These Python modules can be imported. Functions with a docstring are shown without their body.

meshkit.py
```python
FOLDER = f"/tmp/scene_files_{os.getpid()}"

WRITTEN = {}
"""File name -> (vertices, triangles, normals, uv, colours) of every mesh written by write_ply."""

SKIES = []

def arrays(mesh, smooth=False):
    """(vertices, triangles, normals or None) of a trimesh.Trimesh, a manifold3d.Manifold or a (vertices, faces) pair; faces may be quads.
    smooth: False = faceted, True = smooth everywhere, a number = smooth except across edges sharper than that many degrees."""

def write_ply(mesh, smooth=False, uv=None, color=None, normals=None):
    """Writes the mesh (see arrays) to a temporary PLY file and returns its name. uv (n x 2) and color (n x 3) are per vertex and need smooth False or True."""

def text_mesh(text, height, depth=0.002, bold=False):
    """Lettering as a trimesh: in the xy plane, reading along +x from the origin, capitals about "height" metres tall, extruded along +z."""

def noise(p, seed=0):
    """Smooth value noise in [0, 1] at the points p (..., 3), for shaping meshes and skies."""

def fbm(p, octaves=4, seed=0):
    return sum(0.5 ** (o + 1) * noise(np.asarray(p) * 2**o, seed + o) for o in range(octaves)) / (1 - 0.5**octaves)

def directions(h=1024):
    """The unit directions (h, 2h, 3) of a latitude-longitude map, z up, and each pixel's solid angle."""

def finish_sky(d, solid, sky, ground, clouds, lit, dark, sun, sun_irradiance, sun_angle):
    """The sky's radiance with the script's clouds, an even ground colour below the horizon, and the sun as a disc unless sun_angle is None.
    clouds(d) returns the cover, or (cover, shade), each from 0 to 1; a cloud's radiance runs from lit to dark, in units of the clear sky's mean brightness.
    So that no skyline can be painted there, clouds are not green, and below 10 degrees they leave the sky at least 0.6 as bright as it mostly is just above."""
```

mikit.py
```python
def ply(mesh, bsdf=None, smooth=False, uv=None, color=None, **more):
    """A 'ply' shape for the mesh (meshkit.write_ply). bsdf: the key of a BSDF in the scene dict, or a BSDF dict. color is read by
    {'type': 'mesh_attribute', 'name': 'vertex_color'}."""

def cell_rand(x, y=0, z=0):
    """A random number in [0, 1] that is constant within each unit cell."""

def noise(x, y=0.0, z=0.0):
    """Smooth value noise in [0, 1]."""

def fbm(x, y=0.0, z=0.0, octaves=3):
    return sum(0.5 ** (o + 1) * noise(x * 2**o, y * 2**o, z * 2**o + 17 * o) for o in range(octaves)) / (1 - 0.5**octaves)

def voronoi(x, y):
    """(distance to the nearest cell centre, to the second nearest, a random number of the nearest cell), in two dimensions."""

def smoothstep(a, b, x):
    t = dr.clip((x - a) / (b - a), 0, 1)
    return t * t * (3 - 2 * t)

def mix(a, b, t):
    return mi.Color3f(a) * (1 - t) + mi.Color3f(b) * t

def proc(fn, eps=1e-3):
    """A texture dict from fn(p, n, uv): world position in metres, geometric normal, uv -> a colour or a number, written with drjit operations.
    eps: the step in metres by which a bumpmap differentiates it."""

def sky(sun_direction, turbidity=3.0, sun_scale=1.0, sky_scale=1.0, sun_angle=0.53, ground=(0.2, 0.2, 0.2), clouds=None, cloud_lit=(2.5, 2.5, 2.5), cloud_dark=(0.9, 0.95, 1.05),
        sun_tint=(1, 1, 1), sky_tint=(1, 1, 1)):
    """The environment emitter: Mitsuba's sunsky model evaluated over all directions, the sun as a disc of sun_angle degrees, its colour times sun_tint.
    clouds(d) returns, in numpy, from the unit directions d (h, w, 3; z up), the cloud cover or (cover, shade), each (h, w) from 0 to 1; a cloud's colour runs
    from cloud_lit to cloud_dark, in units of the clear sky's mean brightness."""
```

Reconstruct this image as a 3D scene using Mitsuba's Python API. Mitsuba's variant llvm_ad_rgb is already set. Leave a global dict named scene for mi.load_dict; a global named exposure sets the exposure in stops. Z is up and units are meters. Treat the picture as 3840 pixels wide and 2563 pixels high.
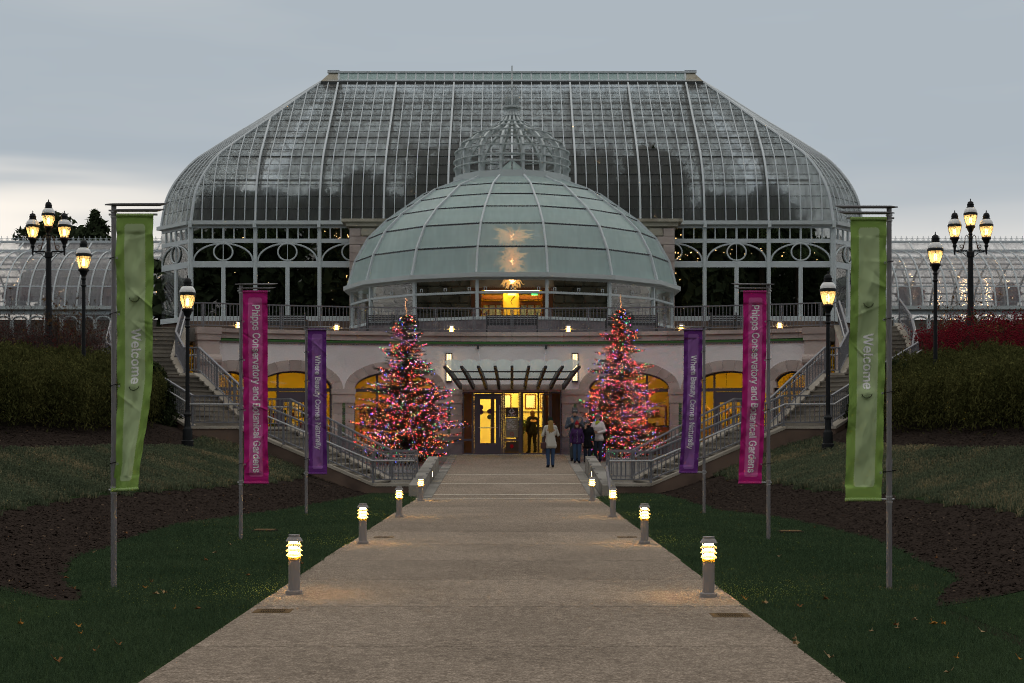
import math, random
import numpy as np
import trimesh, shapely
from shapely.geometry import Polygon, box as sbox
import mitsuba as mi, drjit as dr
import mikit, meshkit
from mikit import proc, noise, fbm, voronoi, cell_rand, smoothstep, mix

T = mi.ScalarTransform4f
scene, labels = {}, {}
rng = np.random.default_rng(7)
random.seed(7)
PI = math.pi

# ------------------------------------------------------------------ camera, sky, exposure
exposure = 3.70
scene['camera'] = {'type': 'perspective', 'fov': 37.09, 'fov_axis': 'x', 'near_clip': 0.1, 'far_clip': 3000.0,
    'principal_point_offset_x': 0.0, 'principal_point_offset_y': -0.1378,
    'to_world': T().look_at(origin=[0, 0, 1.56], target=[0, 10, 1.56], up=[0, 0, 1])}

def overcast(d):
    el = np.degrees(np.arcsin(np.clip(d[..., 2], -1, 1)))
    az = np.degrees(np.arctan2(d[..., 0], d[..., 1]))
    q = np.stack([d[..., 0] * 2.2, d[..., 1] * 2.2, d[..., 2] * 13], -1)
    n = meshkit.fbm(q * 2.0 + 5, 5, 3)
    n2 = meshkit.fbm(np.stack([d[..., 0] * 5, d[..., 1] * 5, d[..., 2] * 60], -1) + 9, 4, 11)
    west = np.exp(-((az + 34) / 20.0) ** 2)                     # the side where the sun went down
    edge = 8.2 + 2.2 * west + 2.4 * (n - 0.5) + (1.5 + 4.5 * west) * (n2 - 0.5)
    t = np.clip((el - edge + 2.4 - 0.8 * west) / (4.2 - 2.6 * west), 0, 1)
    t = t * t * (3 - 2 * t)
    glow = 0.48 + 0.52 * west
    high = np.clip((el - 15) / 32, 0, 1); high = high * high * (3 - 2 * high)          # an overcast sky is brightest overhead
    return np.ones_like(el), np.clip((1 - (1 - t) * glow + 0.22 * (n - 0.5)) * (1 - 0.50 * high), 0, 1)

SKY = 1.0
scene['sky'] = mikit.sky([-0.75, 0.65, 0.1], turbidity=4.0, sun_scale=0.0, sky_scale=SKY, clouds=overcast,
    cloud_lit=(2.3, 2.1, 1.84), cloud_dark=(0.815, 0.925, 1.02), ground=(0.12, 0.12, 0.11))

# ------------------------------------------------------------------ helpers
class MB:
    """collects pieces of one mesh"""
    def __init__(self): self.v, self.f, self.n = [], [], 0
    def add(self, v, f):
        v, f = np.asarray(v, float), np.asarray(f, int)
        if f.shape[1] == 4: f = np.vstack([f[:, [0, 1, 2]], f[:, [0, 2, 3]]])
        self.v.append(v); self.f.append(f + self.n); self.n += len(v); return self
    def mesh(self, m): return self.add(m.vertices, m.faces)
    def box(self, x0, x1, y0, y1, z0, z1):
        return self.add(*BOX(x0, x1, y0, y1, z0, z1))
    def beam(self, a, b, w, h, up=(0, 0, 1)): return self.add(*BEAM(a, b, w, h, up))
    def tube(self, pts, r, n=6, cap=True): return self.add(*TUBE(pts, r, n, cap))
    def lathe(self, prof, at=(0, 0, 0), n=16): return self.add(*LATHE(prof, at, n))
    def out(self): return np.vstack(self.v), np.vstack(self.f)

QF = np.array([[0, 2, 3, 1], [4, 5, 7, 6], [0, 1, 5, 4], [2, 6, 7, 3], [0, 4, 6, 2], [1, 3, 7, 5]])
def BOX(x0, x1, y0, y1, z0, z1):
    return np.array([[x, y, z] for x in (x0, x1) for y in (y0, y1) for z in (z0, z1)], float), QF[:, ::-1][:, [3, 0, 1, 2]]
def BEAM(a, b, w, h, up=(0, 0, 1)):
    a, b = np.asarray(a, float), np.asarray(b, float)
    d = b - a; d /= np.linalg.norm(d)
    s = np.cross(d, up)
    if np.linalg.norm(s) < 1e-6: s = np.cross(d, (1, 0, 0))
    s /= np.linalg.norm(s); u = np.cross(s, d)
    v = [p + s * x * w / 2 + u * z * h / 2 for x in (-1, 1) for p in (a, b) for z in (-1, 1)]
    return np.array(v), QF
def TUBE(pts, r, n=6, cap=True):
    p = np.asarray(pts, float); m = len(p)
    r = np.broadcast_to(np.asarray(r, float), (m,))
    t = np.gradient(p, axis=0); t /= np.linalg.norm(t, axis=1, keepdims=True) + 1e-12
    ref = np.array([0, 0, 1.0]) if abs(t[:, 2]).max() < 0.9 else np.array([0.13, 0.99, 0.05])
    s = np.cross(t, ref); ls = np.linalg.norm(s, axis=1, keepdims=True)
    s = np.where(ls > 1e-6, s / np.maximum(ls, 1e-9), [1, 0, 0]); u = np.cross(s, t)
    a = np.arange(n) * 2 * PI / n
    v = (p[:, None] + r[:, None, None] * (np.cos(a)[None, :, None] * s[:, None] + np.sin(a)[None, :, None] * u[:, None])).reshape(-1, 3)
    i, j = np.meshgrid(np.arange(m - 1), np.arange(n), indexing='ij'); i, j = i.ravel(), j.ravel(); k = (j + 1) % n
    f = np.stack([i * n + j, (i + 1) * n + j, (i + 1) * n + k, i * n + k], 1)
    f = np.vstack([f[:, [0, 1, 2]], f[:, [0, 2, 3]]])
    if cap:
        c = len(v); v = np.vstack([v, p[:1], p[-1:]]); q = np.arange(n); q1 = (q + 1) % n
        f = np.vstack([f, np.stack([q, q1, q * 0 + c], 1), np.stack([(m - 1) * n + q1, (m - 1) * n + q, q * 0 + c + 1], 1)])
    return v, f
def LATHE(prof, at=(0, 0, 0), n=16):
    """profile of (radius, height) from below up, outward faces"""
    p = np.asarray(prof, float); m = len(p); a = np.arange(n) * 2 * PI / n
    v = np.stack([p[:, :1] * np.cos(a), p[:, :1] * np.sin(a), np.repeat(p[:, 1:], n, 1)], -1).reshape(-1, 3) + np.asarray(at, float)
    i, j = np.meshgrid(np.arange(m - 1), np.arange(n), indexing='ij'); i, j = i.ravel(), j.ravel(); k = (j + 1) % n
    return v, np.stack([i * n + j, i * n + k, (i + 1) * n + k, (i + 1) * n + j], 1)
def chamfer_box(x0, x1, y0, y1, z0, z1, c=0.01):
    m = trimesh.convex.convex_hull(np.vstack([BOX(x0 + a, x1 - a, y0 + b, y1 - b, z0 + d, z1 - d)[0] for a, b, d in ((0, c, c), (c, 0, c), (c, c, 0))]))
    return m.vertices, m.faces
def grid_mesh(P):
    """P (m, n, 3) -> vertices, quads"""
    m, n = P.shape[:2]
    i, j = np.meshgrid(np.arange(m - 1), np.arange(n - 1), indexing='ij'); i, j = i.ravel(), j.ravel()
    return P.reshape(-1, 3), np.stack([i * n + j, i * n + j + 1, (i + 1) * n + j + 1, (i + 1) * n + j], 1)
def extrude(poly, depth):
    return trimesh.creation.extrude_polygon(poly, depth, engine='earcut')
def prism(pts, z0, z1):
    """plan polygon (list of xy) between z0 and z1 (numbers, or one per corner)"""
    p = np.asarray(pts, float); n = len(p)
    z0, z1 = np.broadcast_to(z0, (n,)), np.broadcast_to(z1, (n,))
    v = np.vstack([np.column_stack([p, z0]), np.column_stack([p, z1])])
    f = [[i, (i + 1) % n, (i + 1) % n + n] for i in range(n)] + [[i, (i + 1) % n + n, i + n] for i in range(n)]
    f += [[0, i + 1, i] for i in range(1, n - 1)] + [[n, n + i, n + i + 1] for i in range(1, n - 1)]
    return v, np.array(f)
def mirror(v, f): return np.asarray(v) * [-1, 1, 1], np.asarray(f)[:, ::-1]
def place(m, x=0, y=0, z=0, rz=0, s=1):
    v, f = (m.vertices, m.faces) if hasattr(m, 'vertices') else m
    c, q = math.cos(rz), math.sin(rz)
    v = np.asarray(v) * s
    return np.column_stack([v[:, 0] * c - v[:, 1] * q + x, v[:, 0] * q + v[:, 1] * c + y, v[:, 2] + z]), f

taken = {}
def numbered(name):
    n = taken.get(name, -1) + 1; taken[name] = n
    return name if n == 0 else f'{name}_{n:03d}'
def thing(name, label, cat, group=None, kind=None):
    key = numbered(name); labels[key] = {'label': label, 'category': cat}
    if group: labels[key]['group'] = group
    if kind: labels[key]['kind'] = kind
    return key
def put(name, mesh, bsdf, parent=None, smooth=False, label=None, kind=None, **more):
    """one entry of the scene; a part of 'parent' when given"""
    key = numbered(f'{parent}__{name}' if parent else name)
    if isinstance(mesh, MB): mesh = mesh.out()
    scene[key] = mikit.ply(mesh, bsdf, smooth, **more)
    if label or kind: labels[key] = {k: x for k, x in (('label', label), ('kind', kind)) if x}
    return key
def solo(name, mesh, bsdf, label, cat, group=None, kind=None, **more):
    key = thing(name, label, cat, group, kind)
    if isinstance(mesh, MB): mesh = mesh.out()
    scene[key] = mikit.ply(mesh, bsdf, more.pop('smooth', False), **more); return key
def struct(name, mesh, bsdf, **more):
    key = numbered(name)
    if isinstance(mesh, MB): mesh = mesh.out()
    scene[key] = mikit.ply(mesh, bsdf, more.pop('smooth', False), **more); labels[key] = {'kind': 'structure'}; return key
UNIT = {}
def unit_box(bsdf):
    """a shared 1 x 1 x 1 box, centred in x and y, standing on z = 0"""
    if bsdf not in UNIT: UNIT[bsdf] = mikit.ply(BOX(-.5, .5, -.5, .5, 0, 1), bsdf)
    return UNIT[bsdf]
def stick(name, parent, x, y, z0, z1, w, bsdf, rz=0.0, d=None):
    scene[numbered(f'{parent}__{name}')] = {**unit_box(bsdf), 'to_world': T().translate([x, y, z0]).rotate([0, 0, 1], rz).scale([w, d or w, z1 - z0])}
def lamp(rgb, weight=1.0): return {'type': 'area', 'radiance': {'type': 'rgb', 'value': list(rgb)}, 'sampling_weight': weight}
def text_on(s, height, bold=False):
    m = meshkit.text_mesh(s, height, 0.001, bold); return np.array(m.vertices), np.array(m.faces)

# ------------------------------------------------------------------ materials
def two(d): return {'type': 'twosided', 'bsdf': d}
def flat(name, rgb): scene[name] = two({'type': 'diffuse', 'reflectance': {'type': 'rgb', 'value': list(rgb)} if not isinstance(rgb, dict) else rgb})
def paint(name, rgb, rough=0.35, spec=0.5, metal=0.0):
    scene[name] = two({'type': 'principled', 'base_color': {'type': 'rgb', 'value': list(rgb)} if not isinstance(rgb, dict) else rgb, 'roughness': rough, 'specular': spec, 'metallic': metal})
def C(*a): return mi.Color3f(*a)

paint('m_rail', (0.15, 0.15, 0.165), 0.45)
paint('m_handrail', (0.42, 0.42, 0.43), 0.35)
paint('m_pole', (0.25, 0.235, 0.25), 0.4, 0.5, 0.3)
paint('m_post_black', (0.010, 0.011, 0.013), 0.5, 0.25)
paint('m_lamp_white', (0.75, 0.75, 0.74), 0.4)
paint('m_lamp_copper', (0.10, 0.045, 0.022), 0.4)
paint('m_bollard', (0.26, 0.235, 0.23), 0.5)
paint('m_louvre', (0.75, 0.72, 0.62), 0.5)
paint('m_amber', (0.55, 0.38, 0.06), 0.4)
paint('m_white_frame', (0.50, 0.55, 0.56), 0.4)
paint('m_bar', (0.50, 0.54, 0.56), 0.45)
paint('m_truss', (0.12, 0.13, 0.13), 0.5)
paint('m_cage', (0.46, 0.50, 0.50), 0.4)
paint('m_zinc', (0.30, 0.33, 0.33), 0.5)
paint('m_dark_steel', (0.045, 0.045, 0.05), 0.4)
paint('m_door', (0.075, 0.065, 0.085), 0.4)
paint('m_wood', (0.16, 0.06, 0.02), 0.4)
paint('m_brass', (0.45, 0.30, 0.10), 0.35, 0.5, 0.7)
flat('m_iron', (0.07, 0.075, 0.075))
flat('m_yellow_wall', (0.80, 0.66, 0.14))
flat('m_cream_wall', (0.80, 0.72, 0.36))
flat('m_inside_soil', (0.10, 0.08, 0.06))
flat('m_leaf_dark', (0.045, 0.06, 0.032))
flat('m_palm', (0.05, 0.075, 0.032))
def planks(p, n, uv): return mix((0.50, 0.36, 0.16), (0.36, 0.24, 0.09), cell_rand(p.x / 0.16, p.y / 1.4 + dr.floor(p.x / 0.16) * 0.37)) * dr.select(dr.abs(p.x / 0.16 - dr.floor(p.x / 0.16) - 0.5) > 0.47, 0.55, 1.0)
paint('m_floor_wood', proc(planks), 0.3)
flat('m_red', (0.45, 0.01, 0.02))
flat('m_black', (0.012, 0.012, 0.013))
flat('m_print_white', (0.84, 0.83, 0.84))
flat('m_grate', (0.17, 0.115, 0.065))
flat('m_trunk', (0.04, 0.03, 0.022))
flat('m_twig', (0.055, 0.036, 0.032))
flat('m_berry', (0.165, 0.014, 0.024)); flat('m_berry_dull', (0.10, 0.022, 0.02))
flat('m_dry_leaf', (0.11, 0.065, 0.03))

def stained(a, b, scale, streak=0.0, lo=0.35, hi=0.75):
    def fn(p, n, uv):
        t = fbm(p.x * scale + 3, p.y * scale, p.z * scale * (1 - streak), 4)
        g = noise(p.x * 60, p.y * 60, p.z * 60)
        return mix(a, b, smoothstep(lo, hi, t)) * (0.92 + 0.16 * g)
    return proc(fn)
flat('m_stucco', stained((0.80, 0.755, 0.745), (0.69, 0.65, 0.64), 0.9))
flat('m_limestone', stained((0.52, 0.44, 0.40), (0.39, 0.32, 0.29), 1.3))
flat('m_limestone_b', stained((0.46, 0.385, 0.35), (0.35, 0.285, 0.26), 1.1))
flat('m_capstone', stained((0.46, 0.42, 0.36), (0.30, 0.265, 0.22), 0.8))
flat('m_step', stained((0.25, 0.225, 0.19), (0.15, 0.135, 0.115), 0.9))
flat('m_brick_base', stained((0.17, 0.12, 0.095), (0.09, 0.065, 0.055), 1.4))
flat('m_granite', stained((0.22, 0.19, 0.20), (0.14, 0.12, 0.13), 3.0))
flat('m_sandstone', stained((0.40, 0.37, 0.30), (0.23, 0.20, 0.155), 2.2, lo=0.45, hi=0.8))
flat('m_concrete', stained((0.30, 0.285, 0.26), (0.17, 0.16, 0.145), 1.2))
flat('m_terrace', stained((0.20, 0.19, 0.175), (0.13, 0.12, 0.11), 0.7))
flat('m_sandstone_dark', stained((0.15, 0.15, 0.125), (0.06, 0.062, 0.05), 2.2))  # darker sandstone for the blocks behind the dome windows
flat('m_ochre', (0.42, 0.26, 0.05))
flat('m_band', stained((0.55, 0.50, 0.42), (0.42, 0.38, 0.32), 1.5))
flat('m_green_trim', (0.10, 0.26, 0.09))
for i, c in enumerate([(0.05, 0.10, 0.05), (0.09, 0.16, 0.07), (0.03, 0.055, 0.06)]): paint(f'm_tile_{i}', c, 0.2)

def aggregate(tone):
    def fn(p, n, uv):
        a, b, r = voronoi(p.x * 58, p.y * 58)
        r2 = fbm(p.x * 0.8, p.y * 0.8, 3, 4)
        s = noise(p.x * 22, p.y * 22, 1)
        stone = mix((0.405, 0.332, 0.267), (0.21, 0.171, 0.139), r) * (0.75 + 0.5 * s)
        c = mix(stone, (0.15, 0.115, 0.085), smoothstep(0.3, 0.65, a) * 0.55)
        return c * (0.92 + 0.16 * smoothstep(0.3, 0.7, r2)) * tone
    return fn
def pebble(p, n, uv):
    a, b, r = voronoi(p.x * 58, p.y * 58); return 1 - a
for i, tn in enumerate((1.0, 0.93, 1.06)):
    scene[f'm_path_{i}'] = two({'type': 'bumpmap', 'scale': 0.004, 'arbitrary': proc(pebble, 2e-3), 'bsdf': {'type': 'diffuse', 'reflectance': proc(aggregate(tn))}})
def mulchf(p, n, uv):
    t = fbm(p.x * 9, p.y * 9, p.z * 9, 4); g = noise(p.x * 70, p.y * 25, p.z * 40)
    return mix((0.030, 0.023, 0.0195), (0.046, 0.035, 0.030), t * 0.6 + 0.5 * g - 0.05)
flat('m_mulch', proc(mulchf))
flat('m_chip', (0.036, 0.0275, 0.0235)); flat('m_chip_pale', (0.13, 0.092, 0.065))
def turf(p, n, uv):
    t = fbm(p.x * 0.7, p.y * 0.7, 1, 4); g = noise(p.x * 45, p.y * 45, 2)
    return mix((0.020, 0.036, 0.015), (0.032, 0.050, 0.022), t) * (0.6 + 0.8 * g)
flat('m_turf', proc(turf))
def soil(p, n, uv):
    return mix((0.018, 0.016, 0.012), (0.045, 0.036, 0.026), fbm(p.x * 2, p.y * 2, p.z * 2, 4))
flat('m_soil', proc(soil))
def bladecol(a, b, dry, amount):
    def fn(p, n, uv):
        t = fbm(p.x * 1.3, p.y * 1.3, 0, 3); q = cell_rand(p.x * 30, p.y * 30, 1); k = fbm(p.x * 0.9 + 40, p.y * 0.9, 5, 4)
        c = mix(a, b, dr.clip(t * 0.9 + 0.7 * q - 0.35, 0, 1)) * (0.75 + 0.5 * cell_rand(p.x * 70, p.y * 70, 4))
        return mix(c, dry, smoothstep(1 - amount, 1.0, k * 0.75 + q * 0.4))
    return proc(fn)
def leafy(name, col, trans):
    scene[name] = {'type': 'principledthin', 'base_color': col if isinstance(col, dict) else {'type': 'rgb', 'value': list(col)}, 'roughness': 0.55, 'diff_trans': trans, 'eta': 1.3}
leafy('m_blade', bladecol((0.046, 0.080, 0.042), (0.086, 0.128, 0.066), (0.20, 0.18, 0.09), 0.14), 0.5)
leafy('m_rough_grass', bladecol((0.085, 0.108, 0.068), (0.14, 0.165, 0.100), (0.34, 0.27, 0.16), 0.46), 0.5)
leafy('m_hedge', bladecol((0.045, 0.052, 0.018), (0.105, 0.102, 0.036), (0.15, 0.15, 0.05), 0.25), 0.4)
leafy('m_yew', bladecol((0.028, 0.038, 0.018), (0.050, 0.062, 0.028), (0.07, 0.07, 0.03), 0.15), 0.3)
leafy('m_fir', (0.030, 0.045, 0.028), 0.2)

# glass: clean panes, and panes under a film of algae and streaks
scene['m_glass'] = {'type': 'thindielectric', 'int_ior': 1.5}
def grime(lo, hi, streaky):
    def fn(p, n, uv):
        s = fbm(p.x * 9, p.y * 2, p.z * 0.7, 4); t = fbm(p.x * 0.45, p.y * 0.45, p.z * 0.45 + 9, 3)
        r = cell_rand(p.x / 0.518 + 0.5, 3, p.z / 0.45)
        v = streaky * smoothstep(0.35, 0.75, s) + (1 - streaky) * t * 0.8 + 0.30 * (r - 0.5)
        return dr.clip(lo + (hi - lo) * v, 0.02, 0.98)
    return proc(fn)
scene['m_old_glass'] = {'type': 'blendbsdf', 'weight': grime(0.16, 0.66, 0.6), 'a': {'type': 'blendbsdf', 'weight': 0.80, 'a': {'type': 'thindielectric', 'int_ior': 1.48}, 'b': {'type': 'principledthin', 'base_color': {'type': 'rgb', 'value': [0.72, 0.75, 0.74]}, 'roughness': 0.38, 'spec_trans': 0.95, 'diff_trans': 1.0, 'eta': 1.3}},
    'b': {'type': 'principledthin', 'base_color': {'type': 'rgb', 'value': [0.135, 0.14, 0.138]}, 'roughness': 0.6, 'diff_trans': 0.8, 'eta': 1.3}}
scene['m_wing_glass'] = {'type': 'blendbsdf', 'weight': grime(0.30, 0.68, 0.6), 'a': {'type': 'thindielectric', 'int_ior': 1.5},
    'b': {'type': 'principledthin', 'base_color': {'type': 'rgb', 'value': [0.36, 0.36, 0.38]}, 'roughness': 0.5, 'diff_trans': 0.9, 'eta': 1.3}}
def frit(p, n, uv):
    s = fbm(p.x * 5, p.y * 5, p.z * 0.8, 4); t = fbm(p.x * 0.5, p.y * 0.5, p.z * 0.6 + 4, 3)
    return mix((0.42, 0.58, 0.57), (0.585, 0.72, 0.705), dr.clip(0.55 * s + 0.6 * t - 0.05, 0, 1))
scene['m_frit_glass'] = {'type': 'blendbsdf', 'weight': grime(0.66, 0.78, 0.4), 'a': {'type': 'thindielectric', 'int_ior': 1.6},
    'b': {'type': 'principledthin', 'base_color': proc(frit), 'roughness': 0.14, 'diff_trans': 0.40, 'eta': 1.55}}
scene['m_canopy_glass'] = {'type': 'blendbsdf', 'weight': 0.85, 'a': {'type': 'thindielectric', 'int_ior': 1.5},
    'b': {'type': 'principledthin', 'base_color': {'type': 'rgb', 'value': [0.70, 0.80, 0.79]}, 'roughness': 0.3, 'diff_trans': 1.1, 'eta': 1.5}}
scene['m_lantern_glass'] = {'type': 'blendbsdf', 'weight': 0.75, 'a': {'type': 'thindielectric', 'int_ior': 1.5},
    'b': {'type': 'principledthin', 'base_color': {'type': 'rgb', 'value': [0.97, 0.82, 0.54]}, 'roughness': 0.3, 'diff_trans': 1.5, 'eta': 1.4}}
scene['m_louvre_acrylic'] = {'type': 'principledthin', 'base_color': {'type': 'rgb', 'value': [0.78, 0.64, 0.38]}, 'roughness': 0.5, 'diff_trans': 0.06, 'eta': 1.4}
scene['m_gold_glass'] = {'type': 'principledthin', 'base_color': {'type': 'rgb', 'value': [0.75, 0.40, 0.10]}, 'roughness': 0.15, 'diff_trans': 1.0, 'eta': 1.5}

# ------------------------------------------------------------------ terrain
PX0, PX1 = -2.38, 2.12                          # the path's edges
EL = ([0, 14.25, 14.3, 15, 17, 18.8, 19.9, 22.3, 26.6, 29.5, 34.1, 39, 42, 90], [4.1, 4.1, 4.14, 4.31, 5.0, 5.46, 5.53, 5.76, 5.89, 5.18, 4.43, 3.84, 3.7, 3.7])
ER = ([0, 13.8, 16.06, 17.6, 20.2, 23.2, 26, 29.5, 31.7, 39, 42, 90], [3.6, 3.77, 4.66, 5.0, 5.12, 5.41, 5.39, 4.85, 4.3, 4.0, 3.7, 3.7])
def edge(X, Y): return np.where(X < 0, np.interp(Y, *EL), np.interp(Y, *ER))
def zr(Y): return 0.045 * np.clip(np.asarray(Y, float) - 38.5, 0, 19)      # the ramp up to the door
def tz(X, Y):
    X, Y = np.asarray(X, float), np.asarray(Y, float)
    d = np.maximum(np.abs(X) - edge(X, Y), 0)
    d = np.minimum(d, 8.3 + 0.10 * (d - 8.3))
    z = 0.28 * d * d / (d + 0.35) + 0.1 * np.maximum(Y - 40, 0) * np.minimum(d / 3, 1)
    z = z + 0.10 * (meshkit.fbm(np.stack([X * 0.35, Y * 0.35, X * 0], -1), 3, 5) - 0.5) * np.minimum(d, 1)
    z = np.where(z > 5.2, 5.2 + 1.1 * np.tanh((z - 5.2) / 1.1), z)
    return z

# stairs: stations along the left flight: inner edge, outer edge, tread height, steps up to the next station
ST = [((-2.80, 44.1), (-2.60, 40.95), 0.15, 0), ((-3.53, 44.1), (-3.72, 40.95), 0.15, 10), ((-6.76, 45.9), (-7.52, 42.6), 1.69, 0),
      ((-7.90, 46.1), (-8.80, 42.6), 1.69, 11), ((-10.40, 50.0), (-12.5, 47.6), 3.48, 0), ((-10.95, 50.3), (-12.95, 50.0), 3.48, 4),
      ((-11.55, 51.7), (-13.45, 51.6), 4.10, 4), ((-11.75, 53.3), (-13.65, 52.9), 4.76, 4), ((-11.95, 55.0), (-13.6, 54.2), 5.43, 0)]
outer = [s[1] for s in ST]
COURT = Polygon(outer + [(-14.5, 56.5), (-14.5, 64), (14.5, 64), (14.5, 56.5)] + [(-x, y) for x, y in outer[::-1]])
xs = np.unique(np.concatenate([np.linspace(-400, -40, 13), np.linspace(-40, -19, 15), np.arange(-19, 19.01, 0.36), np.linspace(19, 40, 15), np.linspace(40, 400, 13)]))
ys = np.unique(np.concatenate([np.linspace(-120, 4, 14), np.arange(4, 60, 0.4), np.linspace(60, 120, 40), np.linspace(120, 900, 14)]))
X, Y = np.meshgrid(xs, ys, indexing='ij')
Z = tz(X, Y)
on_path = (X > PX0 - 0.15) & (X < PX1 + 0.15) & (Y < 38.6)
Z = np.where(on_path, Z - 0.07, Z - 0.012)
Z = np.where(shapely.contains_xy(COURT.buffer(-0.3), X, Y) | ((np.abs(X) < 2.25) & (Y > 38.6) & (Y < 64)), -0.6, Z)
Z = np.where((np.abs(X) < 20) & (Y > 62), np.minimum(Z, 4.6), Z)
struct('ground', grid_mesh(np.stack([X, Y, Z], -1)), 'm_soil', smooth=True)

def sheet(name, side, d0, d1, y0, y1, lift, bsdf, nd=14, dy=0.4, wob=0.0):
    yy = np.arange(y0, y1 + 0.01, dy); q = np.linspace(0, 1, nd)
    Yg, Q = np.meshgrid(yy, q, indexing='ij')
    w = wob * (meshkit.fbm(np.stack([yy * 0.6, yy * 0, yy * 0 + side], -1), 3, 2) - 0.5)
    a, b = d0 + w, d1 + w * 0.7
    D = a[:, None] * (1 - Q) + b[:, None] * Q
    Xg = side * (edge(np.full_like(Yg, side), Yg) + D)
    ok = 1.0 * ~shapely.contains_xy(COURT.buffer(-0.25), Xg, Yg)
    return struct(name, grid_mesh(np.stack([Xg, Yg, tz(Xg, Yg) * ok + lift - (1 - ok)], -1)), bsdf, smooth=True)
for side in (-1, 1):
    yy = np.arange(4, 40.6, 0.4); q = np.linspace(0, 1, 10)
    in0, out0 = np.where(yy > 38.4, 2.6, (-PX0 if side < 0 else PX1) - 0.03), edge(np.full_like(yy, side), yy) + 0.04
    Xg = side * (in0[:, None] * (1 - q) + out0[:, None] * q); Yg = np.repeat(yy[:, None], 10, 1)
    struct('lawn', grid_mesh(np.stack([Xg, Yg, tz(Xg, Yg) - 0.004], -1)), 'm_turf', smooth=True)
    sheet('mulch_bed', side, 0.0, 1.85, 14.3 if side < 0 else 13.8, 41.0, 0.014, 'm_mulch', wob=0.3)
    sheet('upper_lawn', side, 1.85, 4.75, 14.0, 44.0, 0.008, 'm_turf', wob=0.3)
    sheet('mulch_strip', side, 4.7, 6.6, 14.0, 46.0, 0.016, 'm_mulch')
    yf = 14.3 if side < 0 else 13.8
    xa, xb = side * 3.9, side * 30.0
    xx = np.linspace(xa, xb, 60); yy = np.linspace(4, yf, 20); Xg, Yg = np.meshgrid(xx, yy, indexing='ij')
    struct('lawn', grid_mesh(np.stack([Xg, Yg, tz(Xg, Yg) + 0.004], -1)), 'm_turf', smooth=True)

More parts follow.
